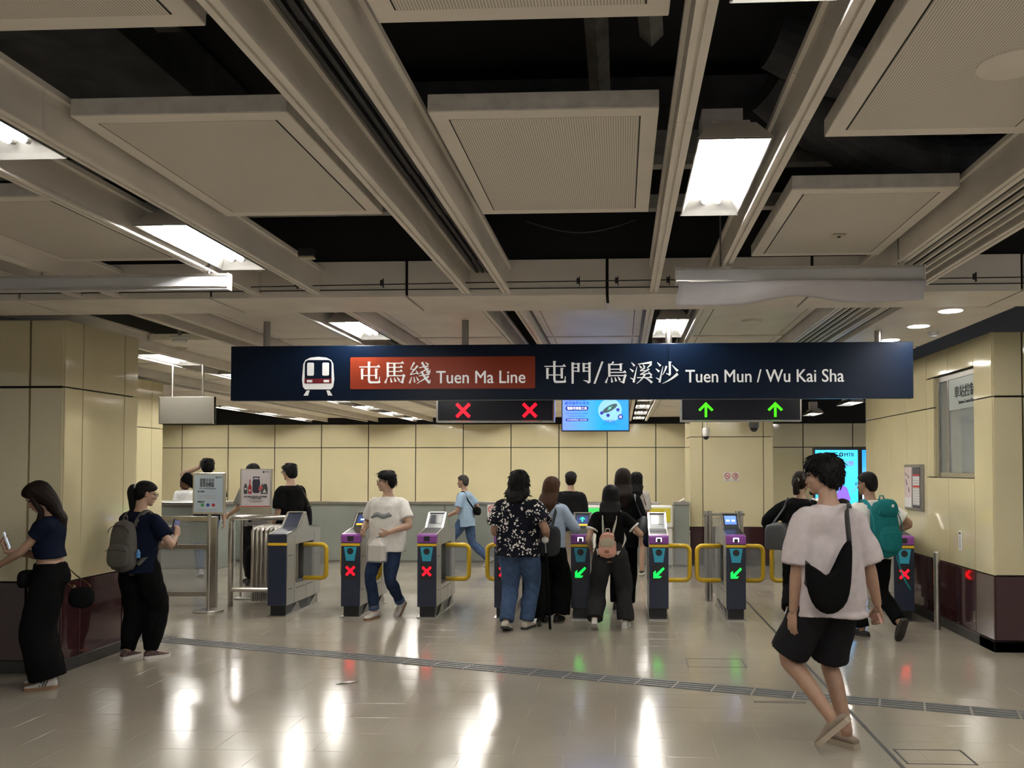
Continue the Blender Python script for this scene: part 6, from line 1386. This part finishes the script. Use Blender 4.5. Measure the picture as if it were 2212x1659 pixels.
# 11 --- man in light blue shirt walking left
P = make_person('man in light blue polo shirt and jeans walking across beyond the gates', (-2.66, 14.75), 78, 1.585, skin=SKIN2, pose=dict(hipz=.865, lean=4, footR=(.08,-.40,.16,0,-38), footL=(-.08,.26,.088,0,8), handL=(-.20,.30,.92), handR=(.22,-.02,.85), head=(4,0,0)), hair=dict(style='short', mat=HAIRG, vol=1.0), top=dict(name='polo_shirt', mat=C_BLUE, ease=.028, hem=-.13, loose=.02, sleeve=.75, sr=(.076,.082,.086)), bottom=dict(mat=C_JEANS, end=1.99, rads=[.10,.095,.078,.074,.07]), shoes=dict(upper=SHOEG, sole=SOLEW))
r = carried(P, 'waist_bag', 'black sling bag behind the man in light blue polo', 'bag'); rbox(npv(.05,-.20,1.02), unit(npv(1,0,-.2)), npv(0,1,0), unit(npv(.2,0,1)), .12, .06, .08, .9, 2.5).build('bag_body', C_BLACK, r, smooth=True, fix=False); ribbon([npv(-.05,-.17,1.07), P.tp(-.13,-.1,.38), P.tp(-.11,-.04,.515), P.tp(-.08,.1,.44), P.tp(.1,.16,.2), npv(.19,-.05,1.0)], .03, .005, (.6,.2,1)).build('strap', C_BLACK, r, smooth=True, fix=False)
# 12 --- man in black T-shirt with tote behind the end gate
P = make_person('man in black T-shirt with canvas tote behind the navy gate end', (-4.66, 12.0), 62, 1.715, glasses=True, pose=dict(handL=(-.22,.12,.86)), hair=dict(style='short', mat=HAIRM, vol=1.06, locks=60), top=dict(mat=C_BLACK, ease=.035, hem=-.12, loose=.03, sleeve=.85, sr=(.08,.088,.092)), bottom=dict(mat=C_GREY, rads=[.11,.105,.095,.09,.085]), shoes=dict(upper=SHOEW, sole=SOLEW))
r = carried(P, 'canvas_tote', 'black canvas tote on the shoulder of the man behind the navy gate end', 'bag'); c = npv(.20,-.10,.98); rbox(c, unit(npv(.3,1,0)), unit(npv(-1,.3,0)), npv(0,0,1), .15, .045, .17, .85, 3).build('bag_body', C_CHAR, r, smooth=True, fix=False); ribbon([c+npv(.01,-.08,.14), P.tp(.14,-.12,.40), P.tp(.13,-.03,.51), P.tp(.15,.07,.46), c+npv(.02,.10,.14)], .03, .005, (.6,.2,1)).build('strap', cloth('strap_khaki', (.22,.19,.13)), r, smooth=True, fix=False)
# 13 --- tall man with hand to head
P = make_person('tall man in black holding a hand to his head behind the payment poster', (-6.54, 13.4), 35, 1.80, pose=dict(handL=(-.10,.10,1.60), epoleL=(-1,.3,-.6), hdirL=(.2,0,1), palmL=(1,0,0), footL=(-.1,-.12,.10,0,-15), footR=(.1,.12,.082,0,0)), hair=dict(style='short', mat=HAIRM, vol=1.12, locks=60), top=dict(mat=C_BLACK, ease=.03, hem=-.1, sleeve=.75, sr=(.078,.084,.088)), bottom=dict(mat=C_JEANS), shoes=dict(upper=SHOEG, sole=SOLEW))
# 14 --- person behind the dangerous goods poster
P = make_person('person in grey T-shirt half hidden behind the dangerous goods poster', (-5.42, 12.6), 62, 1.72, pose=dict(handL=(-.18,.34,.98), lean=4), hair=dict(style='short', mat=HAIRM, vol=1.08), top=dict(mat=C_GREYT, ease=.03, hem=-.1, sleeve=.78, sr=(.076,.08,.084)), bottom=dict(mat=C_CHAR, end=1.99), shoes=dict(upper=SHOEB, sole=SOLED))
r = thing('luggage_trolley', 'small dark wheeled luggage beside the person behind the posters', 'luggage', (-5.25, 12.3, 0)); rbox(npv(0,0,.32), npv(1,0,0), npv(0,1,0), npv(0,0,1), .15, .12, .26, 1, 4).build('shell', C_BLACK, r, smooth=True, fix=False)
for a in (-.1, .1): MB().cyl((a-.012,-.1,.04), (a+.012,-.1,.04), .04, n=14).build('wheel', RUBBER, r)
MB().tube([(-.09,.05,.55),(-.09,.05,.85),(.09,.05,.85),(.09,.05,.55)], .010, 8).build('pull_handle', STEELD, r)
# 15 --- woman in white behind the balustrade
P = make_person('woman with brown bob in white blouse beyond the balustrade', (-8.55, 16.6), 20, 1.50, female=True, pose=dict(head=(15,0,0)), hair=dict(style='bob', mat=HAIRB, len=.15, vol=1.12), top=dict(name='blouse', mat=cloth('cloth_bright_white', (.74,.74,.74)), ease=.03, hem=-.06, sleeve=1.5), bottom=dict(mat=C_CHAR), shoes=dict(upper=SHOEB, sole=SOLED))
# 16 --- person in black with leather bag, right
P = make_person('person in black hoodie with slate shoulder bag stepping into the right gate lane', (1.88, 9.27), -22, 1.65, female=True, build=1.02,
    pose=dict(hipz=.885, lean=5, footR=(.08,.10,.082,0,0), footL=(-.06,-.30,.21,4,-50), handL=(-.22,.14,1.0), epoleL=(-1,-.8,0), handR=(.2,.25,1.0), head=(-12,-6,0)), hair=dict(style='pony', mat=HAIRD, len=.12, vol=1.06, pz=.02, tie=WHITE), top=dict(name='hoodie', mat=C_BLACK, ease=.038, hem=-.05, loose=.03, sleeve=1.8, sr=(.085,.085,.072), fold=.005), bottom=dict(mat=C_BLACK, end=1.86, rads=[.114,.112,.105,.10,.092]), shoes=dict(upper=SHOEW, sole=SOLEW))
r = carried(P, 'shoulder_bag', 'slate leather shoulder bag on the person in black hoodie', 'bag'); SL = mat('bag_slate', (.055,.057,.062), .4); c = npv(-.20,-.17,1.00)
rbox(c, unit(npv(1,-.25,.15)), unit(npv(.25,1,0)), unit(npv(-.15,0,1)), .17, .06, .15, .66, 4.5).build('bag_body', SL, r, smooth=True, fix=False)
ribbon([c+npv(-.06,-.02,.12), P.tp(-.15,-.14,.40), P.tp(-.12,-.05,.52), P.tp(-.12,.06,.48)], .022, .005, (.6,.2,1)).build('strap', SL, r, smooth=True, fix=False); ribbon([c+npv(.09,.0,.12), P.tp(.02,-.17,.36), P.tp(.10,-.12,.46), P.tp(.13,.0,.51), P.tp(.13,.1,.42)], .018, .005, (.6,.2,1)).build('strap', SL, r, smooth=True, fix=False)
# 17 --- man with teal backpack
P = make_person('man in white T-shirt with teal backpack walking beside the control room wall', (2.53, 8.86), 18, 1.65, build=1.02, skin=SKIN2, glasses=True,
    pose=dict(hipz=.880, lean=7, footL=(-.10,.06,.082,20,0), footR=(.085,-.30,.20,0,-62), handR=(.26,.12,1.02), epoleR=(1,-.6,-.4), handL=(-.22,.15,.95), head=(30,-2,0)), hair=dict(style='short', mat=HAIRM, vol=1.02, rough=.008), top=dict(mat=C_WHITE, ease=.026, hem=-.09, sleeve=.75, sr=(.076,.084,.088)), bottom=dict(mat=C_BLACK, end=1.99, rads=[.106,.098,.082,.076,.07]), shoes=dict(upper=SHOEB, sole=SOLED, low=.6))
BT = cloth('backpack_teal', (.015,.16,.17)); BTL = cloth('strap_teal', (.03,.26,.30))
rr0, c, X, Y, Z = backpack(P, 'large teal hiking backpack on the man in white T-shirt', BT, h=.30, w=.155, d=.10, z=.215, strapm=BTL, taper=.80, parts=dict(zip=BTL))
rbox(c-Y*.06+Z*.20, X, Y, Z, .125, .075, .10, .85, 2.6).build('top_lid', BT, rr0, smooth=True, fix=False); MB().prism(disc(0,0,.016), 'y', 0, .002).build('round_logo', WHITE, rr0, loc=tuple(c-Y*.14+Z*.22+X*.02))
ribbon([c-Z*.24+X*.10, c-Z*.36+X*.13, c-Z*.50+X*.16-Y*.02, c-Z*.62+X*.24], .016, .003, (0,1,.2)).build('loose_strap', BTL, rr0, smooth=True, fix=False)
for q in (-1, 1): ribbon([c+X*q*.15+Z*.20, c+X*q*.162-Y*.06+Z*.02, c+X*q*.15-Z*.2], .014, .003, (q*1.,0,.1)).build('side_strap', BTL, rr0, smooth=True, fix=False)
# 18 --- person in white mostly hidden behind the walking man
P = make_person('person in white T-shirt almost hidden behind the dark haired man', (2.80, 12.2), 10, 1.52, pose=dict(), hair=dict(style='short', mat=HAIRM), top=dict(mat=cloth('cloth_bright_white', (.74,.74,.74)), ease=.03, hem=-.1, sleeve=.75), bottom=dict(mat=C_CHAR), shoes=dict(upper=SHOEW, sole=SOLEW))
bpy.data.scenes.remove(WORK)
